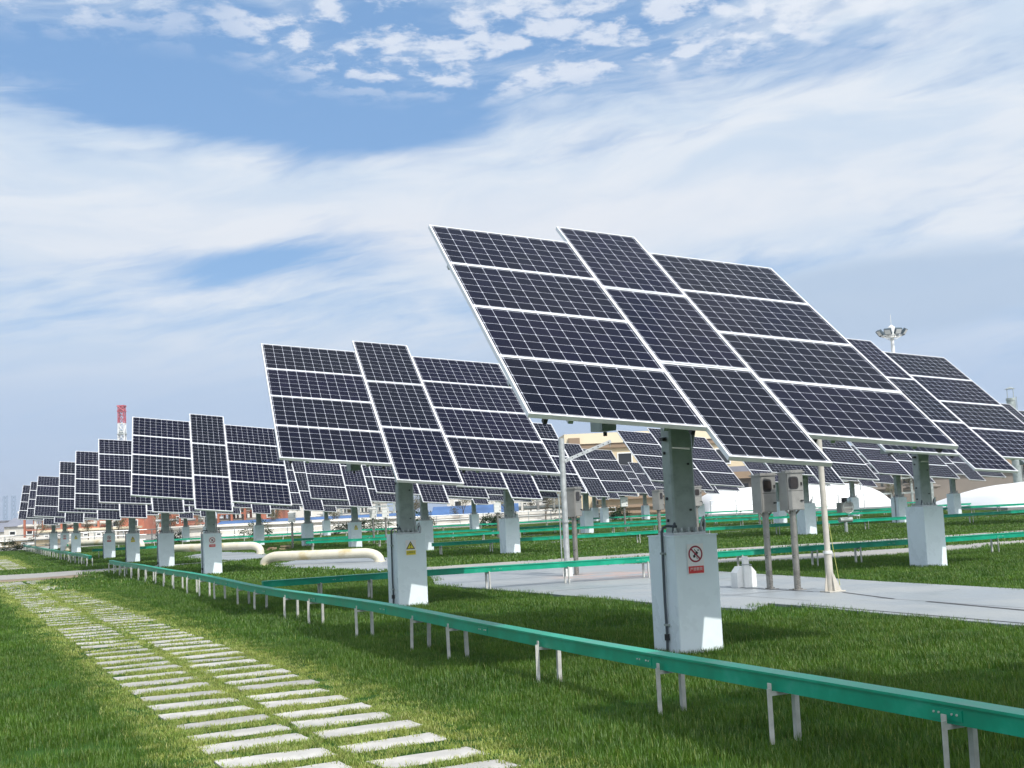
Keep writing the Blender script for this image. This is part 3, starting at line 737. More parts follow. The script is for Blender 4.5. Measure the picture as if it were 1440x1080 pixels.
# flood light mast
t = thing('floodlight_mast', 'tall white mast with a ring of floodlights above the right hand panels', 'light mast', (47, 150, 0))
mb = MB(); mb.tube([(0, 0, 0), (0, 0, 20.2)], [.42, .2], M['white_paint'], 14); mb.build('pole', t, True)
mb = MB(); mb.tube([(1.15 * math.cos(k * math.pi / 8), 1.15 * math.sin(k * math.pi / 8), 20.3) for k in range(17)], .07, M['white_paint'], 6)
for k in range(4): a = k * math.pi / 2; mb.cyl((0, 0, 19.7), (1.15 * math.cos(a), 1.15 * math.sin(a), 20.3), .05, M['white_paint'], 6)
mb.tube([(0, 0, 20.1), (0, 0, 21.4), (0, 0, 21.7)], [.5, .45, .05], M['white_paint'], 12); mb.cyl((0, 0, 21.7), (0, 0, 23), .03, M['white_paint'], 6); mb.build('head_frame', t)
for k in range(8):
    a = k * math.pi / 4 + .2; mb = MB()
    rr = Matrix.Rotation(a, 3, 'Z') @ Matrix.Rotation(R(35), 3, 'Y')
    c = Vector((1.55 * math.cos(a), 1.55 * math.sin(a), 20.75)); mb.box(c, (.3, .85, .75), M['lamp'], rr); mb.box(c + rr @ Vector((.16, 0, 0)), (.03, .7, .6), M['white_paint'], rr)
    mb.cyl((1.15 * math.cos(a), 1.15 * math.sin(a), 20.3), c, .05, M['white_paint'], 6); mb.build('floodlight', t)
# stainless flue
t = thing('flue_stack', 'stainless steel flue with a rain cap at the right edge', 'flue', (40.6, 100, 0))
mb = MB(); mb.cyl((0, 0, 0), (0, 0, 8.5), .34, M['galv'], 20); mb.cyl((0, 0, 8.3), (0, 0, 8.5), .38, M['galv'], 20); mb.build('flue_pipe', t, True)
mb = MB(); mb.tube([(0, 0, 9.25), (0, 0, 9.42)], [.42, .05], M['galv'], 16)
for k in range(4): a = k * math.pi / 2 + .4; mb.cyl((.33 * math.cos(a), .33 * math.sin(a), 8.45), (.33 * math.cos(a), .33 * math.sin(a), 9.28), .03, M['galv'], 6)
mb.build('rain_cap', t)
mb = MB()
for sx in (-.12, .12): mb.cyl((.42, sx, 1), (.42, sx, 8.6), .025, M['galv'], 6)
mb.build('ladder', t)
# lattice tower
t = thing('lattice_tower', 'red and white lattice mast rising behind the front row on the left', 'tower', (-160, 500, -3.2))
for k in range(7):
    z0, z1 = 4 + k * 7, 11 + k * 7; w0, w1 = 3.2 - k * .13, 3.2 - (k + 1) * .13; m_ = M['white_paint'] if k % 2 else M['red']
    if k == 6: m_ = M['red']
    mb = MB()
    for sx in (-1, 1):
        for sy in (-1, 1): mb.cyl((sx * w0 * .5, sy * w0 * .5, z0), (sx * w1 * .5, sy * w1 * .5, z1), .2, m_, 6)
    for q in range(2):
        za, zb = z0 + q * 3.5, z0 + q * 3.5 + 3.5
        for sx, sy, tx, ty in ((-1, -1, 1, -1), (1, -1, 1, 1), (1, 1, -1, 1), (-1, 1, -1, -1)):
            mb.cyl((sx * w0 / 2, sy * w0 / 2, za), (tx * w0 / 2, ty * w0 / 2, zb), .11, m_, 5); mb.cyl((tx * w0 / 2, ty * w0 / 2, za), (sx * w0 / 2, sy * w0 / 2, zb), .13, m_, 5)
            mb.cyl((sx * w0 / 2, sy * w0 / 2, zb), (tx * w0 / 2, ty * w0 / 2, zb), .15, m_, 5)
    mb.build('lattice_section', t)
mb = MB()
for z in (36, 41.5): mb.cyl((0, 0, z), (0, 0, z + .35), 2.0, M['galv'], 12); mb.cyl((0, 0, z + .4), (0, 0, z + 1.6), 1.2, M['galv'], 10)
mb.box((0, 0, 50.9), (2.9, 2.9, .3), M['red']); [mb.cyl((-1.4, q, 53.2), (1.4, q, 50.9), .3, M['red'], 5) for q in (-1.4, 1.4)]; [mb.cyl((1.4, q, 53.2), (-1.4, q, 50.9), .3, M['red'], 5) for q in (-1.4, 1.4)]; mb.box((0, 0, 53.2), (3.0, 3.0, .5), M['red']); mb.build('platform', t)
# jack-up rig legs
for i, (px_, lab) in enumerate(((-742, 'pair of pale blue-grey rig legs at the far left edge, left pair'), (-706, 'pair of pale blue-grey rig legs at the far left edge, right pair'))):
    t = thing('rig_legs', lab, 'rig', (px_, 1800, -2), 0, 'drilling rig legs on the horizon')
    for sx in (-6, 6):
        mb = MB()
        for dx in (-2.2, 2.2): mb.cyl((sx + dx, 0, 0), (sx + dx, 0, 54), 1.6, M['rig'], 6)
        for k in range(9): mb.cyl((sx - 2.2, 0, k * 6), (sx + 2.2, 0, k * 6 + 6), .5, M['rig'], 5); mb.cyl((sx + 2.2, 0, k * 6), (sx - 2.2, 0, k * 6 + 6), .5, M['rig'], 5)
        mb.build('leg', t)
    mb = MB(); mb.box((0, 0, 9), (34, 20, 8), M['rig']); mb.build('deck', t)
# long pale wall and sheds behind the railing
def shed(name, label, cat, x, y, w, d, h, wall, roof, pitch=.0, rz=0., wins=0, gz=0.):
    t = building(name, label, cat, (x, y, gz), rz)
    mb = MB(); mb.box((w / 2, d / 2, h / 2), (w, d, h), M[wall]); mb.build('wall', t)
    mb = MB()
    if pitch:
        o = 0; e = .3; mb.v += [Vector(q) for q in ((-e, -e, h), (w + e, -e, h), (w + e, d + e, h), (-e, d + e, h), (-e, d / 2, h + pitch), (w + e, d / 2, h + pitch))]
        for f_ in ([0, 1, 5, 4], [2, 3, 4, 5], [0, 4, 3], [1, 2, 5], [3, 2, 1, 0]): mb.face(f_, M[roof])
    else: mb.box((w / 2, d / 2, h + .12), (w + .5, d + .5, .24), M[roof])
    mb.build('roof', t)
    for k in range(wins): window(t, w * (k + .5) / wins, h * .55, min(1.1, w / wins * .35), h * .26, 0)
    return t
shed('boundary_wall', 'long low white wall behind the railing, left of the centre', 'wall', -31, 107, 22, .6, 1.25, 'pale_wall', 'pale_wall', rz=.38, gz=-.3)
shed('boundary_wall', 'low white wall behind the railing in front of the blue roofed shed', 'wall', -10, 114, 16, .6, .75, 'pale_wall', 'pale_wall', rz=.38)
shed('blue_shed', 'long shed with a blue sheet roof behind the far pedestals on the left', 'shed', -30, 122, 21, 8, .75, 'pale_wall', 'blue_sheet', .7)
shed('blue_shed', 'shed with a bright blue sheet roof beside the bare trees near the centre', 'shed', -8.2, 120, 8, 8, .6, 'blue_sheet', 'blue_sheet', 1.3)
shed('orange_hut', 'small orange-red steel hut behind the railing on the left', 'hut', -48, 165, 3.6, 5, 3.4, 'orange', 'orange', wins=2)
shed('orange_container', 'orange container beside the brown stack behind the second row', 'container', -34.5, 165, 3.0, 5, 4.0, 'orange', 'pale_wall', wins=1)
shed('orange_plant', 'orange-red plant room with a pale roof behind the third front row pedestal', 'building', -62, 178, 8, 6, 3.2, 'orange', 'pale_wall', wins=3)
shed('pale_house', 'pale house with a grey roof at the left behind the clustered pedestals', 'house', -70, 168, 7, 8, 2.0, 'pale_wall', 'grey_roof', 1.2, wins=3)
shed('pale_house', 'low pale building with dark openings right of the clustered pedestals', 'building', -55, 142, 9, 8, 1.1, 'pale_wall', 'beige_trim', wins=6)
shed('grey_roof_house', 'long grey roofed building at the far left edge', 'building', -96, 190, 34, 16, 1.3, 'pale_wall', 'grey_roof', 1.5, wins=8)
shed('beige_block', 'beige low building with dark strips at the left edge beyond the lawn', 'building', -58, 112, 15, 6, .5, 'beige_wall', 'pale_wall', wins=5)
shed('far_block', 'distant pale block between the bare trees left of the orange hut', 'building', -84, 240, 12, 8, 6.2, 'pale_wall', 'grey_roof', wins=4)
shed('far_block', 'distant pale block behind the bare trees at the centre', 'building', -12, 210, 26, 8, 4.4, 'pale_wall', 'brown_roof', wins=7)
shed('far_block', 'distant pale block behind the blue roofed shed', 'building', -46, 200, 24, 8, 3.6, 'pale_wall', 'grey_roof', wins=7)
shed('far_block', 'distant greyish block at the far left edge below the rig legs', 'building', -120, 260, 30, 8, 3.4, 'brown_wall', 'grey_roof', wins=6)

def rack(x, y, w, h, n, lv, label, mat, mat2, rz=0.):
    t = building('pipe_rack', label, 'pipe rack', (x, y, 0), rz)
    mb = MB(); d = 3.0
    for i in range(n + 1):
        for dy in (0, d): mb.box((w * i / n, dy, h / 2), (.22, .22, h), M[mat])
        for j in range(1, lv + 1): mb.box((w * i / n, d / 2, h * j / lv - .12), (.16, d - .22, .16), M[mat])
    for j in range(1, lv + 1):
        for dy in (0, d):
            for i in range(n): mb.box((w * (i + .5) / n, dy, h * j / lv - .3), (w / n - .22, .16, .16), M[mat])
    mb.build('rack_frame', t)
    mb = MB(); r_ = random.Random(int(x * 7))
    for j in range(1, lv + 1):
        for k in range(3): mb.cyl((-1, .5 + k * .9, h * j / lv + .22), (w + 1, .5 + k * .9, h * j / lv + .22), r_.uniform(.12, .24), M[mat2], 8)
    for k in range(3):
        xx = r_.uniform(.1, .9) * w; mb.cyl((xx, .5 + k * .9, 0), (xx, .5 + k * .9, h + r_.uniform(0, 1.5)), .16, M[mat2], 8)
    mb.build('pipe_bundle', t, True)
    mb = MB(); mb.cyl((w * .3, 1.5, h + .1), (w * .3, 1.5, h + 1.3), .6, M[mat2], 12); mb.box((w * .7, 1.5, h + .5), (1.4, 1.2, .9), M[mat]); mb.build('top_vessel', t)
rack(-60, 150, 9, 3.4, 4, 2, 'orange-red pipe rack behind the third front row pedestal', 'orange', 'pale_wall')
rack(-42, 146, 6, 3.2, 3, 2, 'orange-red pipe rack right of the third front row pedestal', 'orange', 'galv_light')
rack(-33.5, 138, 3, 3.8, 2, 3, 'narrow orange pipe rack beside the brown stack, left of the near pipe', 'orange', 'brown_wall')
rack(-78, 150, 11, 2.2, 5, 2, 'grey pipe rack below the leftmost panels', 'galv', 'pale_wall')
rack(-72, 122, 9, 1.2, 5, 2, 'low pale pipe rack at the far left edge', 'pale_wall', 'beige_wall')
rack(-22, 140, 8, 2.6, 4, 2, 'grey pipe rack above the long blue roof', 'galv', 'pale_wall')
rack(-3, 135, 7, 2.3, 4, 2, 'pale pipe rack left of the arm post', 'pale_wall', 'galv')
rack(29, 122, 12, 2.9, 6, 2, 'grey pipe rack between the two white covers', 'galv', 'brown_wall')
# trees and bushes
def branch(mb, p, d, L, r, depth, rr):
    q = p + d * L; mid = p + d * L * .5 + Vector((rr.uniform(-.06, .06), rr.uniform(-.06, .06), 0)) * L
    mb.tube([p, mid, q], [r, r * .8, r * .6], M['bark'], 5, False)
    tips = [q]
    if depth:
        for k in range(rr.choice((2, 3, 3))):
            nd = (d + Vector((rr.uniform(-.8, .8), rr.uniform(-.8, .8), rr.uniform(-.15, .5)))).normalized()
            tips += branch(mb, q if k else mid, nd, L * rr.uniform(.55, .8), r * .55, depth - 1, rr)
    return tips
def leafmat(name, c1, c2):
    m, nt, out = newmat(name); h = NT(nt); geo = h.n('ShaderNodeNewGeometry')
    c = h.mix(geo.outputs['Random Per Island'], c1, c2); oi = h.n('ShaderNodeObjectInfo').outputs['Random']
    c = h.mix(1., c, h.math('MULTIPLY_ADD', oi, .5, .75), 'MULTIPLY')
    d = h.n('ShaderNodeBsdfDiffuse'); h.l(c, d.inputs[0]); t_ = h.n('ShaderNodeBsdfTranslucent'); h.l(c, t_.inputs[0])
    mx = h.n('ShaderNodeMixShader'); mx.inputs[0].default_value = .25; h.l(d.outputs[0], mx.inputs[1]); h.l(t_.outputs[0], mx.inputs[2]); h.l(mx.outputs[0], out.inputs[0]); return m
M['leaf_dark'] = leafmat('dark_leaves', (.02, .045, .02), (.045, .08, .03)); M['leaf_olive'] = leafmat('olive_leaves', (.12, .11, .06), (.17, .16, .09))
def leaves(mb, pts, n, spread, size, mat, rr):
    for _ in range(n):
        p = rr.choice(pts) + Vector((rr.gauss(0, spread), rr.gauss(0, spread), rr.gauss(0, spread * .8)))
        a = Vector((rr.uniform(-1, 1), rr.uniform(-1, 1), rr.uniform(-1, 1))).normalized(); b = a.orthogonal().normalized() * size * rr.uniform(.6, 1.3); a = a * size * rr.uniform(.5, 1)
        o = len(mb.v); mb.v += [p - a, p + b * .5, p + a, p - b * .5]; mb.face([o, o + 1, o + 2, o + 3], mat)
tree_var = []
for k in range(4):
    rr = random.Random(40 + k); mb = MB(); tips = branch(mb, Vector((0, 0, 0)), Vector((0, 0, 1)), 1.3, .09, 5, rr); tm = mb.mesh('trunk')
    mb = MB(); leaves(mb, tips, 900, .24, .075, M['leaf_olive'], rr); tree_var.append((tm, mb.mesh('crown')))
def tree(x, y, s, label, k):
    t = thing('bare_tree', label, 'tree', (x, y, 0), rnd.uniform(0, 6), 'thin trees behind the railing'); t.scale = (s, s, s)
    link('trunk', tree_var[k % 4][0], t); link('crown', tree_var[k % 4][1], t)
tl = ['leftmost thin tree above the grey roofs at the far left', 'thin tree left of the clustered far left pedestals', 'thin tree behind the clustered far left pedestals', 'thin tree left of the orange-red plant room', 'thin tree right of the orange-red plant room', 'thin tree beside the orange hut', 'thin tree left of the blue roofed shed',
      'thin tree over the long blue roofed shed', 'thin tree behind the pedestal with the yellow triangle', 'thin tree left of the bright blue roof', 'thin tree right above the bright blue roof', 'thin tree between the blue roof and the arm post', 'thin tree just left of the arm post', 'thin tree behind the arm post', 'thin tree in front of the long grey-brown shed', 'thin tree left of the big white membrane cover']
for k, (x, y, s) in enumerate(((-62, 130, .75), (-54, 125, .8), (-50, 128, .9), (-46, 132, .8), (-41.5, 128, .9), (-35, 126, .75), (-31, 118, .7), (-25, 125, .8), (-18, 121, .8), (-10.5, 118, .95), (-5.2, 117, .8), (-1.2, 116, .9), (2.6, 117, .85), (4.4, 121, .9), (39, 120, .8), (36, 118, .8))): tree(x, y, s * 1.0, tl[k], k)
for k, (x, y, s_, lb) in enumerate(((-92, 170, 1.3, 'hazy tree at the far left edge over the grey roof'), (-84, 160, 1.2, 'hazy tree second from the far left edge'), (-77, 175, 1.4, 'hazy tree right of the rig legs'), (-71, 158, 1.1, 'hazy tree under the leftmost panel'), (-57, 160, 1.1, 'hazy tree below the lattice mast'),
        (-44, 150, 1.05, 'hazy tree between the orange hut and the orange plant room'), (-38, 158, 1.1, 'hazy tree left of the orange container'), (-30.5, 155, 1.0, 'hazy tree right of the orange container'), (-20, 150, .95, 'hazy tree above the long blue roof'), (-13, 150, 1.05, 'hazy tree left of the bright blue roof, farther back'), (-3, 150, 1.1, 'hazy tree far behind the second row pedestal'), (1.5, 140, 1.0, 'hazy tree behind the left end of the cream building'))):
    tree(x, y, s_, lb, k)
bush_var = []
for k in range(3):
    rr = random.Random(90 + k); mb = MB(); pts = [Vector((rr.gauss(0, .42), rr.gauss(0, .35), abs(rr.gauss(.45, .25)))) for _ in range(26)]
    leaves(mb, pts, 1500, .12, .06, M['leaf_dark'], rr); bush_var.append(mb.mesh('foliage'))
bl = ['dark clipped bush left of the second row pedestal over the near pipe', 'dark bush right of the same second row pedestal', 'dark bush behind the pedestal with the yellow triangle', 'dark bush right of the foreground yellow triangle pedestal', 'dark bush left of the third pedestal in the second row', 'dark bush left of the arm post', 'dark bush just right of the arm post', 'dark bush at the left behind the far cream pipe', 'dark bush beside the clustered pedestals at the far left', 'dark bush at the foot of the beige block on the left edge']
for k, (x, y, s) in enumerate(((-19.6, 93, 1.5), (-13.3, 96, 1.6), (-11, 97.5, 1.4), (-7.9, 98.5, 1.7), (-2.3, 101, 1.5), (4.8, 104, 1.5), (8.2, 105, 1.4), (-26, 92.5, 1.3), (-36.5, 88.8, 1.1), (-45, 98, 1.4))):
    t = thing('bush', bl[k], 'bush', (x, y, 0), rnd.uniform(0, 6), 'dark bushes behind the railing'); t.scale = (s, s, s * .8); link('foliage', bush_var[k % 3], t)

# ------------------------------------------------------------------ grass (too many blades to count)
def inpoly(x, y, poly):
    c = False; j = len(poly) - 1
    for i in range(len(poly)):
        xi, yi = poly[i]; xj, yj = poly[j]
        if (yi > y) != (yj > y) and x < (xj - xi) * (y - yi) / (yj - yi) + xi: c = not c
        j = i
    return c
HARD = [PAD1, PATH1, PATH2, PIPEPAD1, PIPEPAD2, CROSS, CROSS_FAR, SLOT2, EARTH]
BB = [(min(p[0] for p in q), max(p[0] for p in q), min(p[1] for p in q), max(p[1] for p in q)) for q in HARD]
def hard(x, y):
    for q, b in zip(HARD, BB):
        if b[0] <= x <= b[1] and b[2] <= y <= b[3] and inpoly(x, y, q): return True
    return False
PC = [(a[0], a[1]) for a in TRK]
def blocked(x, y):
    if hard(x, y): return True
    for a, b in PC:
        if abs(x - a) < .4 and abs(y - b) < .4:
            dx, dy = x - a, y - b; u, v = dx * B.x + dy * B.y, dx * A.x + dy * A.y
            if abs(u) < .25 and abs(v) < .25: return True
    return False
def on_slab(x, y, pad=.0):
    for sx, sy, an in near_slabs.get((int(x // 1), int(y // 1)), ()):
        dx, dy = x - sx, y - sy; u = dx * math.cos(an) + dy * math.sin(an); v = -dx * math.sin(an) + dy * math.cos(an)
        if abs(u) < .35 + pad and abs(v) < .135 + pad: return True
    return False
near_slabs = {}
for sx, sy, an in SLABS:
    for i in (-1, 0, 1):
        for j in (-1, 0, 1): near_slabs.setdefault((int(sx // 1) + i, int(sy // 1) + j), []).append((sx, sy, an))
def path_c(x, y): return x * B.x + y * B.y, x * A.x + y * A.y
def tuft(n, rad, h, w, mat, seed, lean=.45):
    rr = random.Random(seed); mb = MB()
    for _ in range(n):
        a, q = rr.uniform(0, 6.283), rad * math.sqrt(rr.random()); b = Vector((q * math.cos(a), q * math.sin(a), -.01))
        hh = h * rr.uniform(.45, 1.15); ld = rr.uniform(0, 6.283); l = Vector((math.cos(ld), math.sin(ld), 0)) * hh * lean * rr.uniform(.2, 1.3)
        s = Vector((math.cos(ld + 1.57), math.sin(ld + 1.57), 0)) * w * rr.uniform(.6, 1.2) / 2
        o = len(mb.v); m_ = b + l * .35 + Vector((0, 0, hh * .6)); e = b + l + Vector((0, 0, hh))
        mb.v += [b - s, b + s, m_ + s * .8, m_ - s * .8, e]
        mb.face([o, o + 1, o + 2, o + 3], mat); mb.face([o + 3, o + 2, o + 4], mat)
    return mb.mesh('grass_tuft')
def scatter(name, pts, tufts, label_kind='stuff'):
    me = bpy.data.meshes.new(name); me.from_pydata([p[:3] for p in pts], [], [])
    a = me.attributes.new('sc', 'FLOAT', 'POINT'); a.data.foreach_set('value', [p[3] for p in pts])
    o = bpy.data.objects.new(name, me); COL.objects.link(o); structure(o, 'stuff')
    cl = bpy.data.collections.new(name + '_tufts')
    for t_ in tufts: cl.objects.link(bpy.data.objects.new('grass_tuft', t_))
    ng = bpy.data.node_groups.new(name, 'GeometryNodeTree')
    ng.interface.new_socket('Geometry', in_out='INPUT', socket_type='NodeSocketGeometry'); ng.interface.new_socket('Geometry', in_out='OUTPUT', socket_type='NodeSocketGeometry')
    N = ng.nodes; gi = N.new('NodeGroupInput'); go = N.new('NodeGroupOutput'); ins = N.new('GeometryNodeInstanceOnPoints'); ci = N.new('GeometryNodeCollectionInfo')
    ci.inputs[0].default_value = cl; ci.inputs[1].default_value = True; ci.inputs[2].default_value = True
    ins.inputs['Pick Instance'].default_value = True
    na = N.new('GeometryNodeInputNamedAttribute'); na.data_type = 'FLOAT'; na.inputs[0].default_value = 'sc'
    rv = N.new('FunctionNodeRandomValue'); rv.data_type = 'FLOAT'; rv.inputs[2].default_value = 0; rv.inputs[3].default_value = 6.283
    cx = N.new('ShaderNodeCombineXYZ'); ng.links.new(rv.outputs[1], cx.inputs[2])
    e2 = N.new('FunctionNodeEulerToRotation'); ng.links.new(cx.outputs[0], e2.inputs[0])
    ng.links.new(gi.outputs[0], ins.inputs['Points']); ng.links.new(ci.outputs[0], ins.inputs['Instance']); ng.links.new(e2.outputs[0], ins.inputs['Rotation'])
    ng.links.new(na.outputs[0], ins.inputs['Scale']); ng.links.new(ins.outputs[0], go.inputs[0])
    md = o.modifiers.new('tufts', 'NODES'); md.node_group = ng
    return o
gr = random.Random(3)
lawn_n, lawn_m, lawn_f, dry = [], [], [], []
def sample(y0, y1, dens, out, kind, margin=1.22):
    n = int(dens * .834 * margin * (y1 * y1 - y0 * y0) / 2)
    for _ in range(n):
        y = math.sqrt(gr.uniform(y0 * y0, y1 * y1)); x = gr.uniform(-1, 1) * .417 * margin * y + .0
        c, s = path_c(x, y)
        wob = .10 * noise.noise(Vector((s * 1.1, 3, 0))) - .012 * max(0, s - 14) * (s < 46)
        inpath = 1.33 + wob * 2 < c < 3.22 + wob * 2 and (s < 44 or s > 50) and s < 80
        if kind == 'dry':
            e = min(c - 1.2, 3.45 - c)
            if not (1.15 + wob < c < 3.5 + wob) or s > 80 or 44 < s < 50: continue
            if on_slab(x, y, .0) or hard(x, y): continue
            if e < .35 and gr.random() < .35: continue
            k = .75 + .5 * gr.random()
            out.append((x, y, 0, k))
        else:
            if inpath: continue
            if blocked(x, y) or not inpoly(x, y, LAWN): continue
            k = 1 + .35 * noise.noise(Vector((x * .7, y * .7, 0))) + gr.uniform(-.2, .2)
            dd = min(abs(c - 1.3), abs(c - 3.25))
            if dd < .35: k *= .55 + dd
            out.append((x, y, 0, max(.35, k)))
sample(6.6, 15, 84, lawn_n, 'lawn'); sample(15, 30, 26, lawn_m, 'lawn'); sample(30, 118, 4.6, lawn_f, 'lawn')
dn, dm, df = [], [], []
sample(6.6, 15, 260, dn, 'dry'); sample(15, 30, 110, dm, 'dry'); sample(30, 75, 12, df, 'dry')
bl_, bd_ = M['blade'], M['blade_dry']
g1 = scatter('lawn_grass', lawn_n, [tuft(66, .13, .070, .0052, bl_, s) for s in range(4)])
g2 = scatter('lawn_grass', lawn_m, [tuft(72, .20, .072, .0085, bl_, 10 + s) for s in range(4)])
g3 = scatter('lawn_grass', lawn_f, [tuft(90, .48, .085, .028, bl_, 20 + s) for s in range(3)])
g4 = scatter('path_grass', dn, [tuft(34, .07, .034, .0055, bd_, 30 + s, .8) for s in range(4)])
g5 = scatter('path_grass', dm, [tuft(34, .11, .034, .009, bd_, 40 + s, .8) for s in range(3)])
g6 = scatter('path_grass', df, [tuft(60, .34, .035, .022, bd_, 50 + s, .8) for s in range(3)])
print('tufts', len(lawn_n), len(lawn_m), len(lawn_f), len(dn), len(dm), len(df))

# ------------------------------------------------------------------ hazy air
mb = MB(); mb.box((0, 1200, 45), (3200, 2800, 92.2), M['white_paint'])
hz = mb.build('haze'); structure(hz, 'stuff')
m, nt_, out_ = newmat('hazy_air'); vol = nt_.nodes.new('ShaderNodeVolumePrincipled')
vol.inputs['Color'].default_value = (.86, .91, 1, 1); vol.inputs['Density'].default_value = .0003; vol.inputs['Anisotropy'].default_value = .3
nt_.links.new(vol.outputs[0], out_.inputs['Volume']); hz.data.materials.clear(); hz.data.materials.append(m)
# ------------------------------------------------------------------ camera
f_px, pitch, roll = 1726.37, .100, .0459
cam = bpy.data.cameras.new('camera'); co = bpy.data.objects.new('camera', cam); COL.objects.link(co)
cam.sensor_fit = 'HORIZONTAL'; cam.sensor_width = 36; cam.lens = 36 * f_px / 1440
cam.clip_start = .05; cam.clip_end = 20000
fw = Vector((0, math.cos(pitch), math.sin(pitch))); up = Vector((0, -math.sin(pitch), math.cos(pitch))); rt = Vector((1, 0, 0))
r2 = rt * math.cos(roll) - up * math.sin(roll); u2 = rt * math.sin(roll) + up * math.cos(roll)
co.matrix_world = Matrix(((r2.x, u2.x, -fw.x, 0), (r2.y, u2.y, -fw.y, 0), (r2.z, u2.z, -fw.z, CAM_H), (0, 0, 0, 1)))
sc.camera = co

# ------------------------------------------------------------------ sun and sky
sun_az, sun_el = math.atan2(.556, -.831), R(48)             # measured from +Y towards +X
sd = Vector((math.sin(sun_az) * math.cos(sun_el), math.cos(sun_az) * math.cos(sun_el), math.sin(sun_el)))
L = bpy.data.lights.new('sun', 'SUN'); L.energy = 3.3; L.angle = R(.5); L.color = (1, .955, .89)
lo = bpy.data.objects.new('sun', L); COL.objects.link(lo); lo.rotation_mode = 'QUATERNION'; lo.rotation_quaternion = sd.to_track_quat('Z', 'Y'); lo.location = sd * 50

w = bpy.data.worlds.new('World'); sc.world = w; w.use_nodes = True; nt = w.node_tree; nt.nodes.clear(); h = NT(nt)
out = h.n('ShaderNodeOutputWorld'); bg = h.n('ShaderNodeBackground'); bg.inputs['Strength'].default_value = .10
sky = h.n('ShaderNodeTexSky', sky_type='NISHITA'); sky.sun_disc = False; sky.sun_elevation = sun_el; sky.sun_rotation = sun_az
sky.air_density = 1.0; sky.dust_density = .6; sky.ozone_density = 1.5
dirv = h.n('ShaderNodeTexCoord').outputs['Generated']
sx = h.n('ShaderNodeSeparateXYZ'); h.l(dirv, sx.inputs[0]); X, Y, Z = sx.outputs
D2 = 57.2958
az = h.math('MULTIPLY', h.math('ARCTAN2', X, Y), D2); el = h.math('MULTIPLY', h.math('ARCSINE', Z), D2)
Zc = h.math('ADD', h.math('MAXIMUM', Z, 0.0), .06)
px_, py_ = h.math('DIVIDE', X, Zc), h.math('DIVIDE', Y, Zc)
def comb(a, b, c=0.):
    n = h.n('ShaderNodeCombineXYZ'); h.val(n.inputs[0], a); h.val(n.inputs[1], b); h.val(n.inputs[2], c); return n.outputs[0]
plane = comb(px_, py_)
def gauss(a0, e0, sa, se, rot=0.):
    da, de = h.math('SUBTRACT', az, a0), h.math('SUBTRACT', el, e0); c_, s_ = math.cos(R(rot)), math.sin(R(rot))
    u = h.math('ADD', h.math('MULTIPLY', da, c_ / sa), h.math('MULTIPLY', de, s_ / sa)); v = h.math('ADD', h.math('MULTIPLY', da, -s_ / se), h.math('MULTIPLY', de, c_ / se))
    return h.math('EXPONENT', h.math('MULTIPLY', h.math('ADD', h.math('MULTIPLY', u, u), h.math('MULTIPLY', v, v)), -1))
def add(*a):
    r_ = a[0]
    for q in a[1:]: r_ = h.math('ADD', r_, q)
    return r_
def mul(a, b): return h.math('MULTIPLY', a, b)
# thin veil: soft broad sheets with faint tilted streaks
warpn = h.n('ShaderNodeTexNoise'); warpn.inputs['Scale'].default_value = 1.1; warpn.inputs['Detail'].default_value = 5
h.l(comb(mul(az, .07), mul(el, .16), 3.), warpn.inputs['Vector'])
wsep = h.n('ShaderNodeSeparateXYZ'); h.l(warpn.outputs['Color'], wsep.inputs[0])
az2 = h.math('ADD', az, h.math('MULTIPLY_ADD', wsep.outputs[0], 7, -3.5)); el2 = h.math('ADD', el, h.math('MULTIPLY_ADD', wsep.outputs[1], 3.0, -1.5))
streak_v = comb(h.math('MULTIPLY_ADD', az2, .050, mul(el2, -.03)), h.math('MULTIPLY_ADD', el2, .20, mul(az2, -.012)), 1.7)
st = h.noise(streak_v, 1.5, 6, .55, .5)
fine = h.noise(comb(h.math('MULTIPLY_ADD', az2, .20, mul(el2, -.35)), h.math('MULTIPLY_ADD', el2, .8, mul(az2, -.10)), 5.), 1.5, 8, .62, .5)
blob = h.noise(comb(mul(az, .09), mul(el, .2), 8.), 1.2, 5, .5, .3)
cover = add(mul(st, .58), mul(fine, .36), mul(blob, .24), -.04)
holes = add(mul(gauss(-11.5, 18.3, 9.0, 1.7, -5), .40), mul(gauss(-1.5, 18.6, 6, 1.5, 4), .22), mul(gauss(-3, 22.6, 14, 2.6, -2), .16), mul(gauss(-12.0, 11.7, 5.6, .85, 3), .30), mul(gauss(-21, 20.6, 7, 1.6, 0), .26), mul(gauss(4, 16.2, 6, .9, 8), .13),
            mul(gauss(-9, 13.8, 3.0, .7, 0), .14), mul(gauss(-1, 9.3, 5, .8, -8), .10), mul(gauss(-17, 9.2, 4, .6, 0), .10), mul(gauss(13, 19.6, 9, 1.3, -7), .15), mul(gauss(9, 14.6, 5, .6, 8), .10))
plus = add(mul(gauss(-8, 14.6, 18, 2.2, 2), .17), mul(gauss(13, 15.4, 16, 3.6, 4), .17), mul(gauss(-19, 15.3, 8, 2.6, 0), .12), mul(h.ramp(el, 11, 5, 0, 1), .10))
cov = h.math('ADD', h.math('SUBTRACT', cover, holes), plus)
veil = h.ramp(cov, .33, .66)
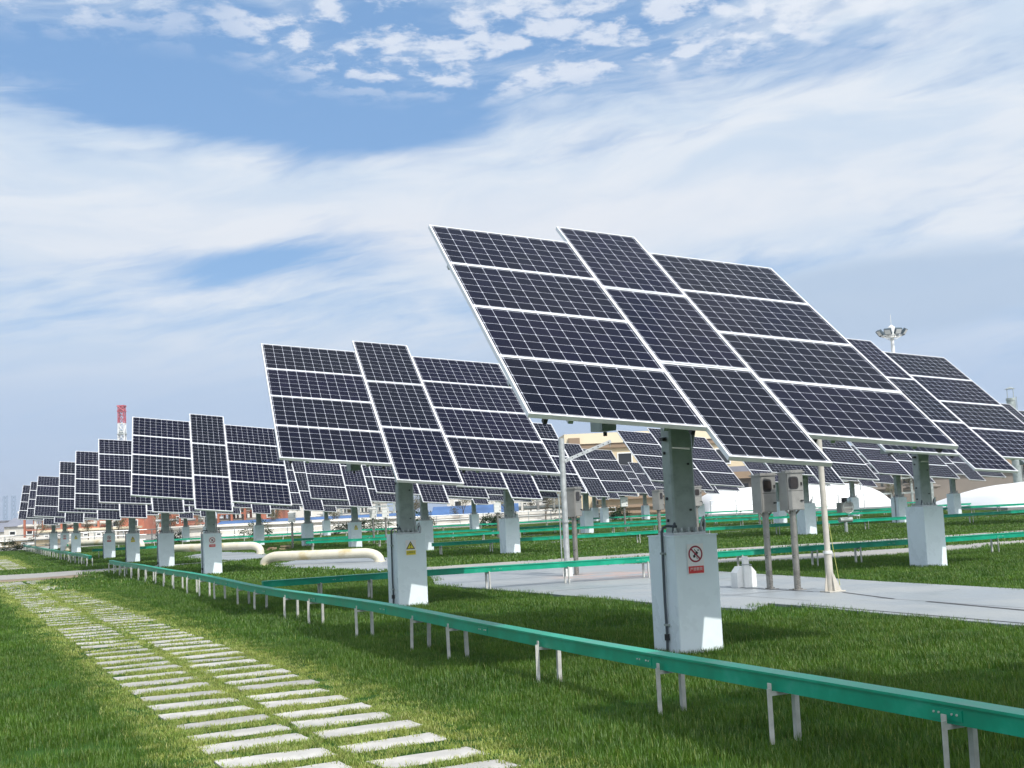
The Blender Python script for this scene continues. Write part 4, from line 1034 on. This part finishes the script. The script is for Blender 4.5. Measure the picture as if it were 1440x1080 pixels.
# small puffs high up
pv = h.n('ShaderNodeTexVoronoi'); pv.feature = 'SMOOTH_F1'; pv.inputs['Scale'].default_value = 12.5; pv.inputs['Smoothness'].default_value = .45
warp = h.n('ShaderNodeTexNoise'); warp.inputs['Scale'].default_value = 6; warp.inputs['Detail'].default_value = 5; h.l(plane, warp.inputs['Vector'])
wv = h.n('ShaderNodeVectorMath', operation='MULTIPLY_ADD'); h.l(warp.outputs['Color'], wv.inputs[0]); wv.inputs[1].default_value = (.22, .22, 0); h.l(plane, wv.inputs[2]); h.l(wv.outputs[0], pv.inputs['Vector'])
pn = h.noise(plane, 22, 6, .68, .2)
puff = h.ramp(add(mul(pv.outputs['Distance'], -1.15), mul(pn, 1.35), .0), -.05, .42)
puffmask = h.ramp(add(gauss(-3, 22.2, 9.0, 2.5, -2), mul(gauss(7, 21.8, 12, 2.2, -4), .75), mul(gauss(-21, 22.5, 5, 1.3, 0), .4), mul(h.ramp(el, 25, 30, 0, 1), .7), mul(h.noise(plane, 1.6, 4, .6), .35), -.1), .12, .6)
puffs = mul(puff, puffmask)
blue = h.mix(.55, sky.outputs[0], (1.75, 3.75, 7.0))
lowhaze = h.ramp(el, 11, 0.0)
blue = h.mix(mul(lowhaze, .85), blue, (3.0, 4.45, 6.8))
shade = h.ramp(h.noise(streak_v, 2.6, 5, .55, .5), .3, .7)
white = h.mix(shade, (5.3, 6.25, 7.4), (6.9, 7.3, 7.8))
white = h.mix(mul(gauss(-2, 12.8, 22, 1.8, 1), .6), white, (7.15, 7.25, 7.6))
white = h.mix(h.ramp(el, 10.5, 4.5, 0, .85), white, (3.75, 4.95, 6.8))
# bank of grey-blue cloud low on the right
bank = h.ramp(add(gauss(17.5, 8.6, 8.5, 1.9, 2), mul(gauss(5, 7.6, 8, 1.2, 0), .6), mul(fine, .35), -.17), .20, .62)
white = h.mix(mul(bank, .85), white, (3.75, 4.85, 6.35))
colr = h.mix(mul(veil, .94), blue, white)
colr = h.mix(mul(bank, .8), colr, white)
colr = h.mix(mul(puffs, .75), colr, (7.0, 7.35, 8.0))
# broad glow added around the out-of-view sun to fill the shaded pedestals
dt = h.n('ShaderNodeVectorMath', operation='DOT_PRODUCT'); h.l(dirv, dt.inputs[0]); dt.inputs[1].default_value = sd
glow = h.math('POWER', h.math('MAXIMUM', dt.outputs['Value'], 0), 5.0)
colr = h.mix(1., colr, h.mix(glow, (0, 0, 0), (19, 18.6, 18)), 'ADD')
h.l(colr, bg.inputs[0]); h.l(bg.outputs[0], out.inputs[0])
try: w.cycles.sampling_method = 'MANUAL'; w.cycles.sample_map_resolution = 1024
except Exception: pass

# ------------------------------------------------------------------ render settings
sc.view_settings.view_transform = 'Standard'; sc.view_settings.look = 'None'; sc.view_settings.gamma = 1
sc.view_settings.exposure = 0.28
sc.render.engine = 'CYCLES'
cy = sc.cycles; cy.use_denoising = True; cy.volume_bounces = 0; cy.max_bounces = 6; cy.diffuse_bounces = 3; cy.glossy_bounces = 3; cy.transmission_bounces = 3; cy.transparent_max_bounces = 4
cy.caustics_reflective = False; cy.caustics_refractive = False
try: cy.denoiser = 'OPENIMAGEDENOISE'; cy.denoising_prefilter = 'ACCURATE'
except Exception: pass
